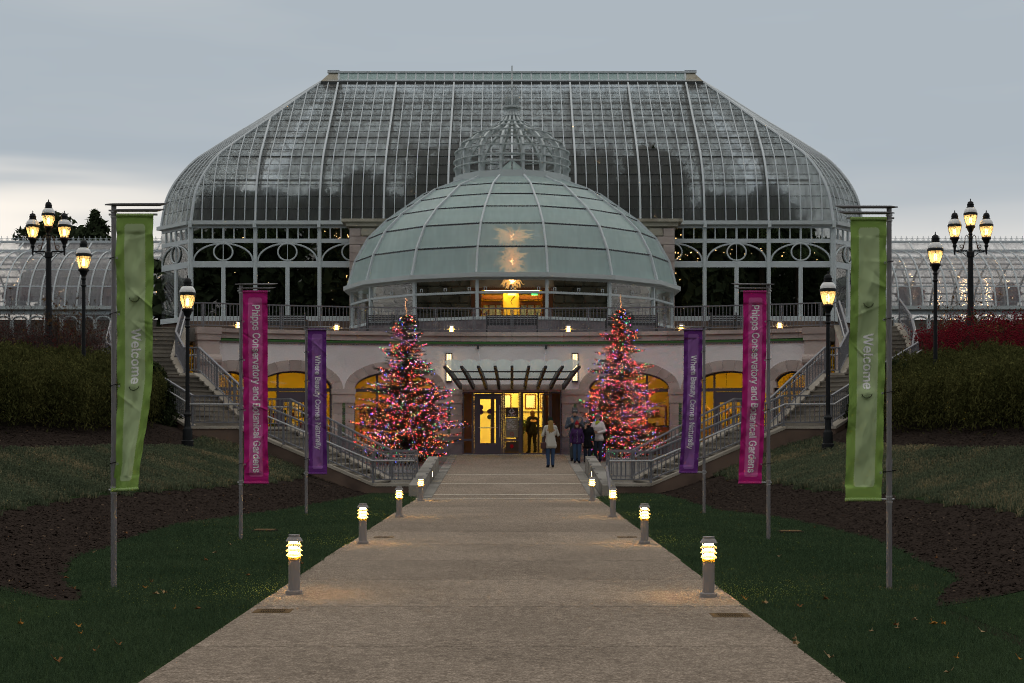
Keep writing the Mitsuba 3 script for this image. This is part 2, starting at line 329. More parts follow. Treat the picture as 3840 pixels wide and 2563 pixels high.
def blades(n, xr, yr, keep, h, w, lean, dens=None, two_seg=False):
    """n grass blades over a box of plan, kept where keep(X, Y); height h, width w (grows with distance so that thin far blades still read)"""
    x, y = rng.uniform(*xr, n), rng.uniform(*yr, n)
    k = keep(x, y); x, y = x[k], y[k]; n = len(x)
    z = tz(x, y)
    hh = h * rng.uniform(0.55, 1.25, n) * (0.75 + 0.5 * meshkit.fbm(np.stack([x * 0.8, y * 0.8, x * 0], -1), 3, 8))
    ww = w * rng.uniform(0.7, 1.3, n) * np.clip(y / 13, 0.8, 2.6)
    a = rng.uniform(0, 2 * PI, n); l = np.abs(rng.normal(0, lean, n)) * hh; b = rng.uniform(0, 2 * PI, n)
    p = np.stack([x, y, z - 0.005], -1)
    s = np.stack([np.cos(a), np.sin(a), a * 0], -1) * ww[:, None] / 2
    tip = p + np.stack([np.cos(b) * l, np.sin(b) * l, hh], -1)
    if two_seg:
        mid = p + np.stack([np.cos(b) * l * 0.3, np.sin(b) * l * 0.3, hh * 0.75], -1)
        tip = tip - np.array([0, 0, 1.0]) * (hh * 0.35)[:, None]
        v = np.stack([p - s, p + s, mid + s * 0.7, mid - s * 0.7, tip], 1).reshape(-1, 3)
        f = (np.arange(n) * 5)[:, None, None] + np.array([[0, 1, 2], [0, 2, 3], [3, 2, 4]])
        return v, f.reshape(-1, 3)
    v = np.stack([p - s, p + s, tip], 1).reshape(-1, 3)
    return v, np.arange(3 * n).reshape(-1, 3)
WOBL = lambda y, s: 0.3 * (meshkit.fbm(np.stack([y * 0.6, y * 0, y * 0 + s], -1), 3, 2) - 0.5)
def in_lawn(x, y):
    e = edge(x, y) + WOBL(y, np.sign(x)) + 0.06 * np.sin(y * 9) 
    yf = np.where(x < 0, 14.3, 13.8)
    px = np.where(x < 0, -PX0, PX1)
    q = np.abs(x)
    ok = (q > px + 0.03 - 0.09 * meshkit.noise(np.stack([x * 0, y * 2.2, np.sign(x)], -1)) * rng.random(len(x))) & ((q < e) | (y < yf + 0.15 * np.sin(x * 5))) & (y < 40.75) & ((y < 38.6) | (q > 2.45))
    return ok & (q < 0.345 * y + 0.5) & (rng.random(len(x)) < np.clip(15 / y, 0.33, 1.25))
key = thing('lawn_grass', 'short dark green turf on both sides of the path', 'grass', kind='stuff')
scene[key] = mikit.ply(blades(1500000, (-8.5, 8.5), (9.2, 40.8), in_lawn, 0.055, 0.0065, 0.55), 'm_blade')
def in_upper(x, y):
    d = np.abs(x) - edge(x, y) - WOBL(y, np.sign(x)) * 0.85
    return (d > 1.85 + 0.15 * np.sin(y * 5)) & (d < 4.8) & ~shapely.contains_xy(COURT.buffer(0.1), x, y) & (np.abs(x) < 0.345 * y + 0.6)
key = thing('rough_grass', 'long tussocky grass with straw patches on the banks above the mulch', 'grass', kind='stuff')
scene[key] = mikit.ply(blades(560000, (-13, 13), (16, 43.5), in_upper, 0.15, 0.010, 0.9, two_seg=True), 'm_rough_grass')

def chips(n, pale):
    out = MB()
    x = rng.uniform(-13, 13, n); y = rng.uniform(13.8, 42, n); d = np.abs(x) - edge(x, y) - WOBL(y, np.sign(x))
    ok = (((d > 0.0) & (d < 1.9)) | ((d > 4.7) & (d < 6.6))) & (y > np.where(x < 0, 14.35, 13.85)) & ~shapely.contains_xy(COURT, x, y) & (np.abs(x) < 0.345 * y + .5)
    x, y = x[ok], y[ok]; n = len(x); z = tz(x, y) + 0.017
    a = rng.uniform(0, PI, n); L = rng.uniform(0.008, 0.028, n) * (1.0 if not pale else 1.2); w = L * rng.uniform(0.15, 0.4, n); ti = rng.normal(0, 0.18, n)
    u = np.stack([np.cos(a) * np.cos(ti), np.sin(a) * np.cos(ti), np.sin(ti)], -1) * L[:, None]; s = np.stack([-np.sin(a), np.cos(a), rng.normal(0, .4, n)], -1) * w[:, None]
    p = np.stack([x, y, z + 0.3 * L * np.abs(np.sin(ti)) + rng.uniform(0, .005, n)], -1)
    v = np.stack([p - u - s, p + u - s, p + u + s, p - u + s], 1).reshape(-1, 3)
    return v, np.arange(4 * n).reshape(-1, 4)
key = thing('mulch_chips', 'dark shredded bark mulch covering the planting beds', 'mulch', kind='stuff')
scene[key + '__001'] = mikit.ply(chips(420000, False), 'm_chip')
scene[key + '__002'] = mikit.ply(chips(7000, True), 'm_chip_pale')

# ------------------------------------------------------------------ path, ramp, plaza
labels['path'] = {'kind': 'structure'}
joints = [3.0, 6.0, 8.8, 11.3, 13.95, 16.55, 19.1, 21.9, 24.75, 27.3, 29.85, 33.3, 36.0, 37.6]
for i, (a, b) in enumerate(zip(joints[:-1], joints[1:])):
    g = 0.024 if i % 2 else 0.012
    put('slab', chamfer_box(PX0 + rng.uniform(-.02, .02), PX1 + rng.uniform(-.02, .02), a + g, b - g, -0.12, 0.0, 0.006), f'm_path_{(i * 2) % 3}', 'path')
put('joint_bed', BOX(PX0, PX1, 3, 37.6, -0.11, -0.022), 'm_black', 'path')
def ramp_piece(x0, x1, y0, y1, lift=0.0, th=0.15):
    v, f = BOX(x0, x1, y0, y1, -th, 0); v[:, 2] += zr(v[:, 1]) + lift; return v, f
bands = [37.6, 37.85, 39.25, 39.45, 43.0, 43.2, 46.6, 46.8, 57.3]
for i, (a, b) in enumerate(zip(bands[:-1], bands[1:])):
    w = 0.0 if b < 38.4 else 0.27
    x0, x1 = (PX0, PX1) if b < 38.4 else (-2.02, 1.96)
    mb = MB(); n = max(1, int((b - a) / 2))
    cuts = sorted({a, b, *[c for c in (38.5,) if a < c < b]})
    for c, d in zip(cuts[:-1], cuts[1:]): mb.add(*ramp_piece(x0, x1, c + (0.006 if c == a else 0), d - (.006 if d == b else 0)))
    put('band' if i % 2 == 0 else 'slab', mb, 'm_band' if i % 2 == 0 else f'm_path_{i % 3}', 'path')
for s in (-1, 1):
    e = -2.02 if s < 0 else 1.96
    for k in range(7):
        y0, y1 = 38.5 + k * 2.686, 38.5 + (k + 1) * 2.686
        put('border_stone', ramp_piece(min(e + s * 0.006, e + s * 0.30), max(e + s * 0.006, e + s * 0.30), y0 + .005, y1 - .005, 0.004), 'm_concrete', 'path')
Xg, Yg = np.meshgrid(np.linspace(-12, 12, 49), np.linspace(40.2, 57.5, 30), indexing='ij')
v, f = grid_mesh(np.stack([Xg, Yg, zr(Yg) - 0.02], -1)); v[~shapely.contains_xy(COURT, v[:, 0], v[:, 1]), 2] = -0.5
struct('courtyard_paving', (v, f), 'm_terrace')

def grate(x, y, w, dp, lab):
    k = thing('drain_grate', lab, 'drain', 'drain grates in the path')
    m = MB(); z = 0.003
    for a in (0, 1): m.box(x, x + w, y + a * (dp - .03), y + a * (dp - .03) + .03, -0.01, z)
    m.box(x, x + w, y + dp / 2 - .012, y + dp / 2 + .012, -0.01, z)
    for a in (0, 1): m.box(x + a * (w - .05), x + a * (w - .05) + .05, y, y + dp, -0.01, z)
    put('frame', m, 'm_grate', k)
    n = 11
    for i in range(n): put('bar', BOX(x + .05 + (w - .1) * (i + .3) / n, x + .05 + (w - .1) * (i + .7) / n, y + .02, y + dp - .02, -0.01, z - .001), 'm_grate', k)
    put('pit', BOX(x, x + w, y, y + dp, -0.03, 0.0008), 'm_black', k)  # black slab close under the bars, standing in for the shaded hollow
grate(-2.29, 13.42, .33, .30, 'rusty drain grate in the path below the nearest left bollard')
grate(1.73, 13.10, .33, .30, 'rusty drain grate in the path below the nearest right bollard')
grate(-2.12, 23.3, .30, .28, 'drain grate in the path beside the second left bollard')
grate(1.62, 23.3, .30, .28, 'drain grate in the path beside the second right bollard')
grate(-2.0, 36.7, .25, .22, 'drain grate in the path beside the farthest left bollard')
grate(1.6, 36.7, .25, .22, 'drain grate in the path beside the farthest right bollard')
for x, y, lab in ((-4.0, 24.7, 'sunken valve box lid in the turf behind the left pink banner'), (4.45, 24.4, 'sunken valve box lid in the turf behind the right pink banner')):
    k = thing('valve_box_lid', lab, 'lid'); put('lid', BOX(x - .16, x + .16, y - .12, y + .12, -.02, .045), 'm_grate', k)
    put('rim', MB().box(x - .19, x + .19, y - .15, y + .15, -.02, .035), 'm_mulch', k)

LEAVES = [(-5.43, 19.81), (-4.76, 16.29), (-4.35, 15.16), (-4.88, 14.84), (-3.75, 15.88), (-3.66, 15.23), (-3.42, 14.65), (-3.36, 14.77), (-2.96, 13.36), (-2.75, 13.36), (-3.97, 12.32), (-3.45, 12.15), (-3.31, 11.7), (-2.86, 11.1), (-3.07, 10.31), (-2.94, 10.76), (-3.73, 18.59), (-2.87, 16.6), (-3.85, 19.81), (-3.91, 21.26), (-5.96, 23.56), (-2.49, 18.07),
 (5.0, 25.2), (3.35, 19.16), (4.17, 16.85), (2.17, 14.17), (2.29, 13.84), (2.91, 14.17), (2.56, 13.57), (3.08, 12.23), (3.03, 12.02), (3.4, 12.3), (3.48, 12.3), (2.78, 11.82), (2.11, 11.39), (2.07, 11.14), (3.64, 11.78), (2.18, 10.44), (2.79, 9.77), (3.45, 10.35), (3.32, 12.59), (5.22, 18.79), (3.03, 10.41), (3.72, 30.1)]
for i, c in enumerate([(0.42, 0.20, 0.05), (0.25, 0.115, 0.05), (0.40, 0.28, 0.16)]): flat(f'm_leaf_{i}', c)
NM = ['orange', 'brown', 'pale tan']
for x, y in LEAVES:
    c = int(rng.integers(0, 3)); r = rng.uniform(0.020, 0.040); n = 10
    a = np.arange(n) * 2 * PI / n; rr = r * np.where(np.arange(n) % 2, 0.55, 1.0) * rng.uniform(.8, 1.15, n)
    cz = rng.uniform(0.3, 1.0); dz = 0.045 + (0.5 * r * cz * np.cos(2 * a + 1)) + rng.uniform(0, .012, n)
    v = np.vstack([[[0, 0, 0.04]], np.stack([rr * np.cos(a), rr * np.sin(a), dz], -1)]); v[:, 0] *= 0.8
    f = [[0, i + 1, (i + 1) % n + 1] for i in range(n)]
    v, f = place((v, np.array(f)), x, y, float(tz(x, y)), rng.uniform(0, 6))
    stem = TUBE([v[1], v[1] + (v[1] - v[0]) * 0.7 + [0, 0, .01]], 0.0018, 4)
    side = 'left' if x < 0 else 'right'; near = 'near' if y < 13.5 else 'farther'
    solo('fallen_leaf', MB().add(v, f).add(*stem), f'm_leaf_{c}', f'{NM[c]} fallen leaf on the {near} part of the lawn {side} of the path', 'leaf', f'{NM[c]} leaves, {near} {side} lawn')

# ------------------------------------------------------------------ entrance building: a wall on a shallow inward curve
RA, CY = 26.6, 30.9
def bend(v):
    """(s along the wall, depth in front of it, z) -> world"""
    v = np.asarray(v, float); a = v[:, 0] / RA; r = RA - v[:, 1]
    return np.column_stack([r * np.sin(a), CY + r * np.cos(a), v[:, 2]])
def bent(m, fine=0.7):
    v, f = (m.vertices, m.faces) if hasattr(m, 'vertices') else (m.out() if isinstance(m, MB) else m)
    f = np.asarray(f)
    if f.shape[1] == 4: f = np.vstack([f[:, [0, 1, 2]], f[:, [0, 2, 3]]])
    if fine: v, f = trimesh.remesh.subdivide_to_size(np.asarray(v, float), f, fine, max_iter=12)
    return bend(v), np.asarray(f)[:, ::-1]
def up(m):      # polygon extruded along +z -> (s, depth, z)
    v = np.array(m.vertices); return np.column_stack([v[:, 0], v[:, 2], v[:, 1]]), m.faces[:, ::-1]
BLD = thing('entrance_building', 'pale stucco entrance building curving inward, with arched windows and a glazed entrance', 'building')
ZF, ZS = 0.86, 3.30                             # door sill, springing of the arches
ARCH = [(-10.45, 0.72, .62), (-8.12, 1.40, .66), (-4.40, 1.52, .66), (4.40, 1.52, .66), (8.12, 1.40, .66), (10.45, 0.72, .62)]
def ell(c, a, b, n=24, t0=0, t1=PI): t = np.linspace(t0, t1, n); return list(zip(c + a * np.cos(t), ZS + b * np.sin(t)))
wall = sbox(-11.75, 0.0, 11.75, 5.02)
for c, a, b in ARCH: wall = wall.difference(Polygon(ell(c, a, b) + [(c - a, -.2), (c + a, -.2)]))
wall = wall.difference(sbox(-1.88, -.2, 1.88, 3.48))
put('facade_wall', bent(MB().add(*(lambda v, f: (v - [0, .5, 0], f))(*up(extrude(wall, 0.5))))), 'm_stucco', BLD)
RING = 0.37
for c, a, b in ARCH:                             # arch stones, standing a little proud
    n = 11 if a > 1 else 7
    arch = numbered(BLD + '__arch')
    for k in range(n):
        t0, t1 = PI * k / n + 0.006, PI * (k + 1) / n - 0.006
        pts = ell(c, a - .012, b - .012, 5, t0, t1) + ell(c, a + RING, b + RING * 1.05, 5, t1, t0)
        put('voussoir', bent(MB().add(*(lambda v, f: (v - [0, .30, 0], f))(*up(extrude(Polygon(pts), 0.33 + rng.uniform(-.004, .006))))), 0), ('m_limestone', 'm_limestone_b')[k % 2], arch)
piers = [(-9.73 + .0, -9.52), (-6.72, -5.92), (-2.88, -1.88), (1.88, 2.88), (5.92, 6.72), (9.52, 9.73)]
for x0, x1 in piers:
    p = numbered(BLD + '__pier')
    put('capital', bent(MB().box(x0 - .05, x1 + .05, -.2, .10, 3.10, 3.30).box(x0 - .02, x1 + .02, -.2, .06, 2.78, 3.10)), 'm_limestone', p)
    for k, (z0, z1) in enumerate([(1.52, 1.93), (1.94, 2.35), (2.36, 2.77)]):
        put('block', bent(MB().add(*chamfer_box(x0 + .002, x1 - .002, -.2, .03, z0, z1, .008))), ('m_limestone_b', 'm_limestone')[k % 2], p)
    put('plinth', bent(MB().add(*chamfer_box(x0 - .04, x1 + .04, -.3, .12, .3, 1.30, .02)).box(x0 - .02, x1 + .02, -.2, .07, 1.30, 1.51)), 'm_granite', p)
    if x1 - x0 > .5:                            # a strip of small green tiles let into each pier
        m = (x0 + x1) / 2
        for k in range(14): put('tile', bent(MB().add(*chamfer_box(m - .055, m + .055, 0, .036 + .004 * (k % 3), 1.55 + k * .087, 1.63 + k * .087, .004)), 0), f'm_tile_{[0, 1, 0, 2, 1][k * 7 % 5]}', p)
for c in (-6.32, -2.38, 2.38, 6.32, -9.62, 9.62):   # paired shadow joints above the piers
    for o in (-.085, .085): put('wall_bead', bent(MB().box(c + o - .012, c + o + .012, -.01, .014, 3.31, 5.0)), 'm_stucco', BLD)
n = 24
cor = numbered(BLD + '__cornice')
for k in range(n):
    a, b = -11.7 + 23.4 * k / n + .004, -11.7 + 23.4 * (k + 1) / n - .004
    m = MB().box(a, b, -.35, .14, 5.10, 5.30).box(a, b, -.35, .24, 5.30, 5.44)
    put('cornice_stone', bent(m, .5), ('m_limestone', 'm_limestone_b')[int(rng.integers(0, 2))], cor)
put('green_moulding', bent(TUBE([(s, .05, 5.05) for s in np.linspace(-11.7, 11.7, 40)], .05, 8), 0), 'm_green_trim', BLD)
for s in (-1, 1):                                # end piers with a rolled corbel
    p = numbered(BLD + '__end_pier')
    x0, x1 = sorted((s * 10.95, s * 11.75))
    put('shaft', bent(MB().box(x0, x1, -.3, .25, .3, 5.0)), 'm_limestone', p)
    put('cap_course', bent(MB().box(x0 - .03, x1 + .03, -.3, .32, 5.0, 5.22).box(x0 - .06, x1 + .06, -.35, .36, 5.22, 5.46)), 'm_limestone_b', p)
    put('roll', bent(MB().tube([(x0 - .05, .22, 4.30), (x1 + .05, .22, 4.30)], .20, 12)), 'm_limestone', p)

# windows and doors in the arches
def window(c, a, b, depth=-.34, door=False):
    w = numbered(BLD + '__arched_window'); t = .07
    outl = Polygon(ell(c, a, b) + [(c - a, ZF), (c + a, ZF)]); inn = outl.buffer(-t)
    put('frame', bent(MB().add(*(lambda v, f: (v + [0, depth - .08, 0], f))(*up(extrude(outl.difference(inn), .09))))), 'm_door', w)
    bars = MB().box(c - a + .03, c + a - .03, depth - .07, depth + .03, ZS - .1, ZS + .02).box(c - a + .03, c + a - .03, depth - .06, depth + .02, ZF, ZF + .24)
    cuts = [c - a + .04, c - a * .42, c + a * .42, c + a - .04] if a > 1 else [c - a + .04, c, c + a - .04]
    for x in cuts[1:-1]: bars.box(x - .035, x + .035, depth - .071, depth + .029, ZF, ZS + b * .86)
    put('mullions', bent(bars), 'm_door', w)
    if door:
        x0, x1 = cuts[1] + .04, cuts[2] - .04
        d = MB().box(x0, x0 + .16, depth - .05, depth + .01, ZF + .05, ZS - .12).box(x1 - .16, x1, depth - .05, depth + .01, ZF + .05, ZS - .12)
        d.box(x0 + .16, x1 - .16, depth - .05, depth + .01, ZS - .5, ZS - .12).box(x0 + .16, x1 - .16, depth - .05, depth + .01, ZF + .25, ZF + .45)
        put('door_leaf', bent(d), 'm_door', w)
    for x0, x1 in zip(cuts[:-1], cuts[1:]):
        put('pane', bent(MB().add([(x0, depth - .02, ZF + .2), (x1, depth - .02, ZF + .2), (x1, depth - .02, ZS - .05), (x0, depth - .02, ZS - .05)], [[0, 1, 2, 3]]), .8), 'm_glass', w)
    pt = [p for p in ell(c, a - .04, b - .04)]
    v = np.array([(x, depth - .02, z) for x, z in pt]); f = [[0, i, i + 1] for i in range(1, len(pt) - 1)]
    put('fanlight', (bend(v), np.array(f)), 'm_glass', w)
for i, (c, a, b) in enumerate(ARCH): window(c, a, b, door=i in (1, 4))
# the glazed entrance
D = numbered(BLD + '__entrance'); y = 57.28
def fr(m, x0, x1, z0, z1, t=.05, dy=.10): m.box(x0, x0 + t, y, y + dy, z0, z1).box(x1 - t, x1, y, y + dy, z0, z1).box(x0 + t, x1 - t, y, y + dy, z1 - t, z1).box(x0 + t, x1 - t, y, y + dy, z0, z0 + t); return m
put('header', MB().box(-1.88, 1.88, y - .12, y + .3, 3.28, 3.48).box(-1.80, 1.80, y - .05, y + .2, 3.20, 3.28), 'm_limestone_b', D)
bays = [(-1.86, -1.46), (-1.46, -.32), (-.32, .30), (.30, 1.44), (1.44, 1.86)]
for x0, x1 in bays: put('frame', fr(MB(), x0 + .004, x1 - .004, ZF, 3.20), 'm_door', D)
put('door_leaf', MB().box(-1.40, -1.20, y, y + .06, ZF + .02, 3.13).box(-.60, -.38, y, y + .06, ZF + .02, 3.13).box(-1.20, -.60, y, y + .06, 2.93, 3.13).box(-1.20, -.60, y, y + .06, ZF + .02, ZF + .42), 'm_door', D)
put('inner_door_edge', MB().box(-.82, -.68, 58.6, 58.7, ZF, 3.2), 'm_door', D)
for xi in (.36, .98, 1.22): put('inner_door_edge', MB().box(xi, xi + .07, 58.4 + xi * .2, 58.5 + xi * .2, ZF, 3.2), 'm_door', D)
put('inner_door_panel', BOX(1.29, 1.50, 58.7, 58.76, ZF, 3.2), 'm_wood', D)
put('door_mat', BOX(.45, 1.25, 57.8, 58.5, ZF - .009, ZF + .01), 'm_black', D)
put('push_bar', MB().tube([(-1.25, y - .03, 1.86), (-.53, y - .03, 1.86)], .018, 8), 'm_handrail', D)
put('pull_handle', MB().tube([(-.46, y - .06, 1.5), (-.46, y - .06, 2.7)], .014, 8), 'm_handrail', D)
put('door_leaf', fr(MB(), 1.14, 1.42, ZF + .02, 3.13, .05, .5), 'm_door', D)
put('cross_rail', MB().box(-.27, .25, y + .01, y + .08, 1.36, 1.44).box(-1.81, -1.51, y + .01, y + .08, 1.36, 1.44), 'm_door', D)
for x0, x1 in bays[:3] + bays[4:]: put('pane', MB().add([(x0 + .05, y + .05, ZF + .05), (x1 - .05, y + .05, ZF + .05), (x1 - .05, y + .05, 3.15), (x0 + .05, y + .05, 3.15)], [[0, 1, 2, 3]]), 'm_glass', D)
DSC0 = 0
DSC = {'m_plum': (0.10, 0.045, 0.07), 'm_plum_b': (0.12, 0.13, 0.05), 'm_sign_dark': (0.075, 0.055, 0.045), 'm_sign_grey': (0.25, 0.22, 0.17)}
for k, c in DSC.items(): flat(k, c)
for x, z, m in ((-1.17, 2.62, 'm_plum'), (-1.17, 2.44, 'm_plum'), (-.84, 2.47, 'm_plum'), (-.84, 2.26, 'm_plum_b')):
    v, f = LATHE([(0, 0), (.095, 0), (.095, .004), (0, .004)], n=20)
    put('round_sticker', (v[:, [0, 2, 1]] * [1, -1, 1] + [x, y + .02, z], f), m, D)
sg = numbered(D + '__sign')
scene[sg] = mikit.ply(BOX(-.25, .23, y + .035, y + .042, 2.26, 2.62), 'm_sign_dark')
put('notice', BOX(-.25, .23, y + .035, y + .042, .95, 1.34), 'm_sign_dark', D)
put('stop_mark', (LATHE([(0, 0), (.075, 0), (.075, .004), (0, .004)], n=8)[0][:, [0, 2, 1]] * [1, -1, 1] + [-.01, y + .033, 1.16], LATHE([(0, 0), (.075, 0), (.075, .004), (0, .004)], n=8)[1]), 'm_red', D)
SGN = numbered(D + '__notice')
scene[SGN] = mikit.ply(BOX(-.25, .23, y + .035, y + .042, 1.50, 2.24), 'm_sign_grey')
def sign_text(s, x, z, h, parent=None):
    v, f = text_on(s, h); v = np.column_stack([v[:, 0], -v[:, 2], v[:, 1]]); w = v[:, 0].max()
    return v + [x - w / 2, y + .034, z], f
put('lettering', MB().add(*sign_text('PHIPPS', -.01, 2.29, .06)), 'm_print_white', D)
em = MB()
for s in (-1, 1):
    for k, (w, h) in enumerate([(.035, .20), (.075, .16), (.11, .11)]):
        t = np.linspace(0, 1, 8); em.tube([(-.01 + s * w * math.sin(PI * q * .9), y + .03, 2.39 + h * q) for q in t], .006, 4)
put('flower_emblem', em, 'm_print_white', D)
nt = MB()
for k in range(9): nt.box(-.20, -.20 + rng.uniform(.2, .38), y + .030, y + .034, 2.16 - k * .045, 2.172 - k * .045)
put('notice_lines', nt, 'm_print_white', D)
put('no_smoking_mark', (LATHE([(.05, 0), (.068, 0), (.068, .004), (.05, .004), (.05, 0)], n=20)[0][:, [0, 2, 1]] * [1, -1, 1] + [-.0, y + .033, 1.62], LATHE([(.05, 0), (.068, 0), (.068, .004), (.05, .004), (.05, 0)], n=20)[1]), 'm_red', D)

def leaf_cloud_small(x, y, z, r, n=220):
    p = rng.normal(0, r * .55, (n, 3)) + [x, y, z]; u = rng.normal(0, .06, (n, 3)); s = rng.normal(0, .02, (n, 3))
    return np.stack([p - u, p + s, p + u, p - s], 1).reshape(-1, 3), np.arange(4 * n).reshape(-1, 4)
# the lit rooms behind
put('floor', BOX(-12, 12, 57.75, 64, ZF - .2, ZF - .01), 'm_floor_wood', BLD)
put('threshold', BOX(-1.86, 1.86, 57.2, 57.75, ZF - .2, ZF - .003), 'm_zinc', BLD)
put('back_wall', BOX(-12, 12, 63.0, 63.2, ZF, 4.9), 'm_yellow_wall', BLD)
for x, w, nm in ((-8.9, 1.5, 'left window behind the pink banner'), (-5.2, 1.7, 'window behind the left christmas tree'), (5.3, 1.7, 'window behind the right christmas tree'), (9.3, 1.3, 'right window behind the pink banner')):
    k = thing('shelf_unit', f'dark wooden display shelves inside the {nm}', 'shelf'); yb = 60.8
    for s in (-1, 1): put('side', BOX(x + s * w / 2 - .03, x + s * w / 2 + .03, yb, yb + .4, ZF, 2.75), 'm_wood', k)
    gd = [MB(), MB(), MB()]
    for q in range(5):
        z = ZF + .1 + q * .44; put('shelf', BOX(x - w / 2 + .03, x + w / 2 - .03, yb, yb + .4, z, z + .04), 'm_wood', k); u = x - w / 2 + .08
        while u < x + w / 2 - .2 and q < 4: d_ = rng.uniform(.06, .2); gd[int(rng.integers(0, 3))].box(u, u + d_, yb + .05, yb + .25, z + .04, z + rng.uniform(.12, .36)); u += d_ + rng.uniform(.02, .12)
    for m_, c_ in zip(gd, ('m_plum', 'm_print_white', 'm_palm')): put('goods', m_, c_, k, kind='stuff')
for x0, x1 in ((-11.9, -6.8), (6.8, 11.8)): put('dado', BOX(x0, x1, 62.93, 62.99, ZF, 2.0), 'm_ochre', BLD)
k = thing('service_counter', 'brown counter inside the arched window right of the right christmas tree', 'counter'); put('front', BOX(4.6, 6.4, 59.2, 59.8, ZF, 1.9), 'm_wood', k); put('top', BOX(4.55, 6.45, 59.15, 59.85, 1.9, 1.95), 'm_sign_dark', k)
for x in (-12.0, -6.6, -2.4, 2.4, 6.6, 11.8): put('partition', BOX(x, x + .15, 58.6 if abs(x) < 8 else 56, 63, ZF, 4.9), 'm_yellow_wall' if abs(x) > 3 else 'm_cream_wall', BLD)
put('lobby_wall', BOX(-2.25, 2.4, 62.2, 62.35, ZF, 4.9), 'm_cream_wall', BLD)
put('ceiling', BOX(-12, 12, 57.6, 63.2, 4.72, 4.9), 'm_cream_wall', BLD)
for x in (-10.2, -8.2, -4.5, 4.5, 8.2, 10.2):
    put('ceiling_lamp', BOX(x - .5, x + .5, 59.6, 60.6, 4.60, 4.64), 'm_louvre', BLD, emitter=lamp((0.50, 0.34, 0.07), .5))
put('ceiling_lamp', BOX(-1.3, 1.3, 59.2, 61.0, 4.60, 4.64), 'm_louvre', BLD, emitter=lamp((.85, .64, .19)))
for s in (-1, 1):
    x0, x1 = sorted((s * 1.50, s * 1.98)); put('vestibule_panel', BOX(x0, x1, 57.75, 59.0, ZF, 3.3), 'm_wood', BLD)  # added dark panels that give the side bays a dim interior
k = thing('reception_desk', 'pale counter with a dark top inside the open doorway', 'desk'); put('counter', BOX(.35, 1.5, 61.3, 61.9, ZF, 1.85), 'm_sign_grey', k); put('top', BOX(.30, 1.5, 61.25, 61.95, 1.85, 1.90), 'm_sign_dark', k)
k = thing('leaflet_stand', 'dark leaflet stand inside, behind the notice panel of the entrance', 'stand'); put('frame', MB().box(-.30, .25, 60.2, 60.5, ZF, 1.0).box(-.27, -.22, 60.3, 60.4, 1.0, 2.2).box(.17, .22, 60.3, 60.4, 1.0, 2.2), 'm_sign_dark', k)
for q in range(4): put('shelf', BOX(-.22, .17, 60.25, 60.42, 1.2 + q * .28, 1.23 + q * .28), 'm_sign_dark', k); put('leaflets', BOX(-.18, .13, 60.27, 60.30, 1.23 + q * .28, 1.42 + q * .28), 'm_print_white', k)
put('skirting', BOX(-2.1, 2.3, 62.14, 62.19, ZF, 1.02), 'm_sign_grey', BLD)
put('picture_rail', BOX(-2.1, 2.3, 62.15, 62.19, 2.50, 2.56), 'm_sign_grey', BLD)
k = thing('potted_fern', 'dark potted fern inside, just left of the open doorway', 'plant'); put('foliage', leaf_cloud_small(.30, 60.9, 2.05, .28), 'm_palm', k, kind='stuff'); put('pot', LATHE([(0, 0), (.16, 0), (.2, .3), (.17, .3), (0, .27)], (.30, 60.9, 1.62), 12), 'm_sign_dark', k); put('stand', BOX(.16, .44, 60.76, 61.04, ZF, 1.62), 'm_sign_dark', k)
for i, (x, z, w, h, yw) in enumerate([(-.25, 2.95, .45, .6, 62.19), (.75, 2.95, .45, .6, 62.19), (1.35, 2.95, .4, .6, 62.19), (-8.9, 2.9, .5, .6, 62.99), (-8.0, 2.9, .3, .6, 62.99)]):
    k = thing('framed_picture', ['framed picture seen through the middle of the glass entrance', 'framed picture inside, left of the open doorway top', 'framed picture inside, right of the open doorway top', 'white framed picture in the window behind the left pink banner', 'narrow framed picture in the window between the left pink and purple banners'][i], 'picture')
    put('frame', MB().box(x - w / 2, x + w / 2, yw - .04, yw, z - h / 2, z + h / 2), 'm_wood', k); put('print', BOX(x - w / 2 + .05, x + w / 2 - .05, yw - .045, yw - .041, z - h / 2 + .05, z + h / 2 - .05), 'm_print_white', k)
for x, lab in ((3.6, 'brown interior door behind the right christmas tree'), (-3.6, 'brown interior door behind the left christmas tree')):
    k = thing('interior_door', lab, 'door'); put('leaf', BOX(x - .45, x + .45, 62.9, 62.98, ZF, 3.1), 'm_wood', k); put('handle', BOX(x + .3, x + .34, 62.84, 62.9, 1.85, 2.0), 'm_brass', k)
for x, yy2, lab in ((7.55, 59.5, 'left of two orange pendant lamps inside the arched window behind the right banners'), (8.35, 59.5, 'right of two orange pendant lamps inside the arched window behind the right banners')):
    k = thing('pendant_lamp', lab, 'lamp', 'orange pendant lamps')
    put('shade', LATHE([(.02, .2), (.14, .08), (.16, 0), (.13, -.08), (.05, -.13)], (x, yy2, 2.55), 14), 'm_amber', k, smooth=True, emitter=lamp((.30, .13, .03), .3))
    put('cord', TUBE([(x, yy2, 2.75), (x, yy2, 4.6)], .008, 4), 'm_black', k)

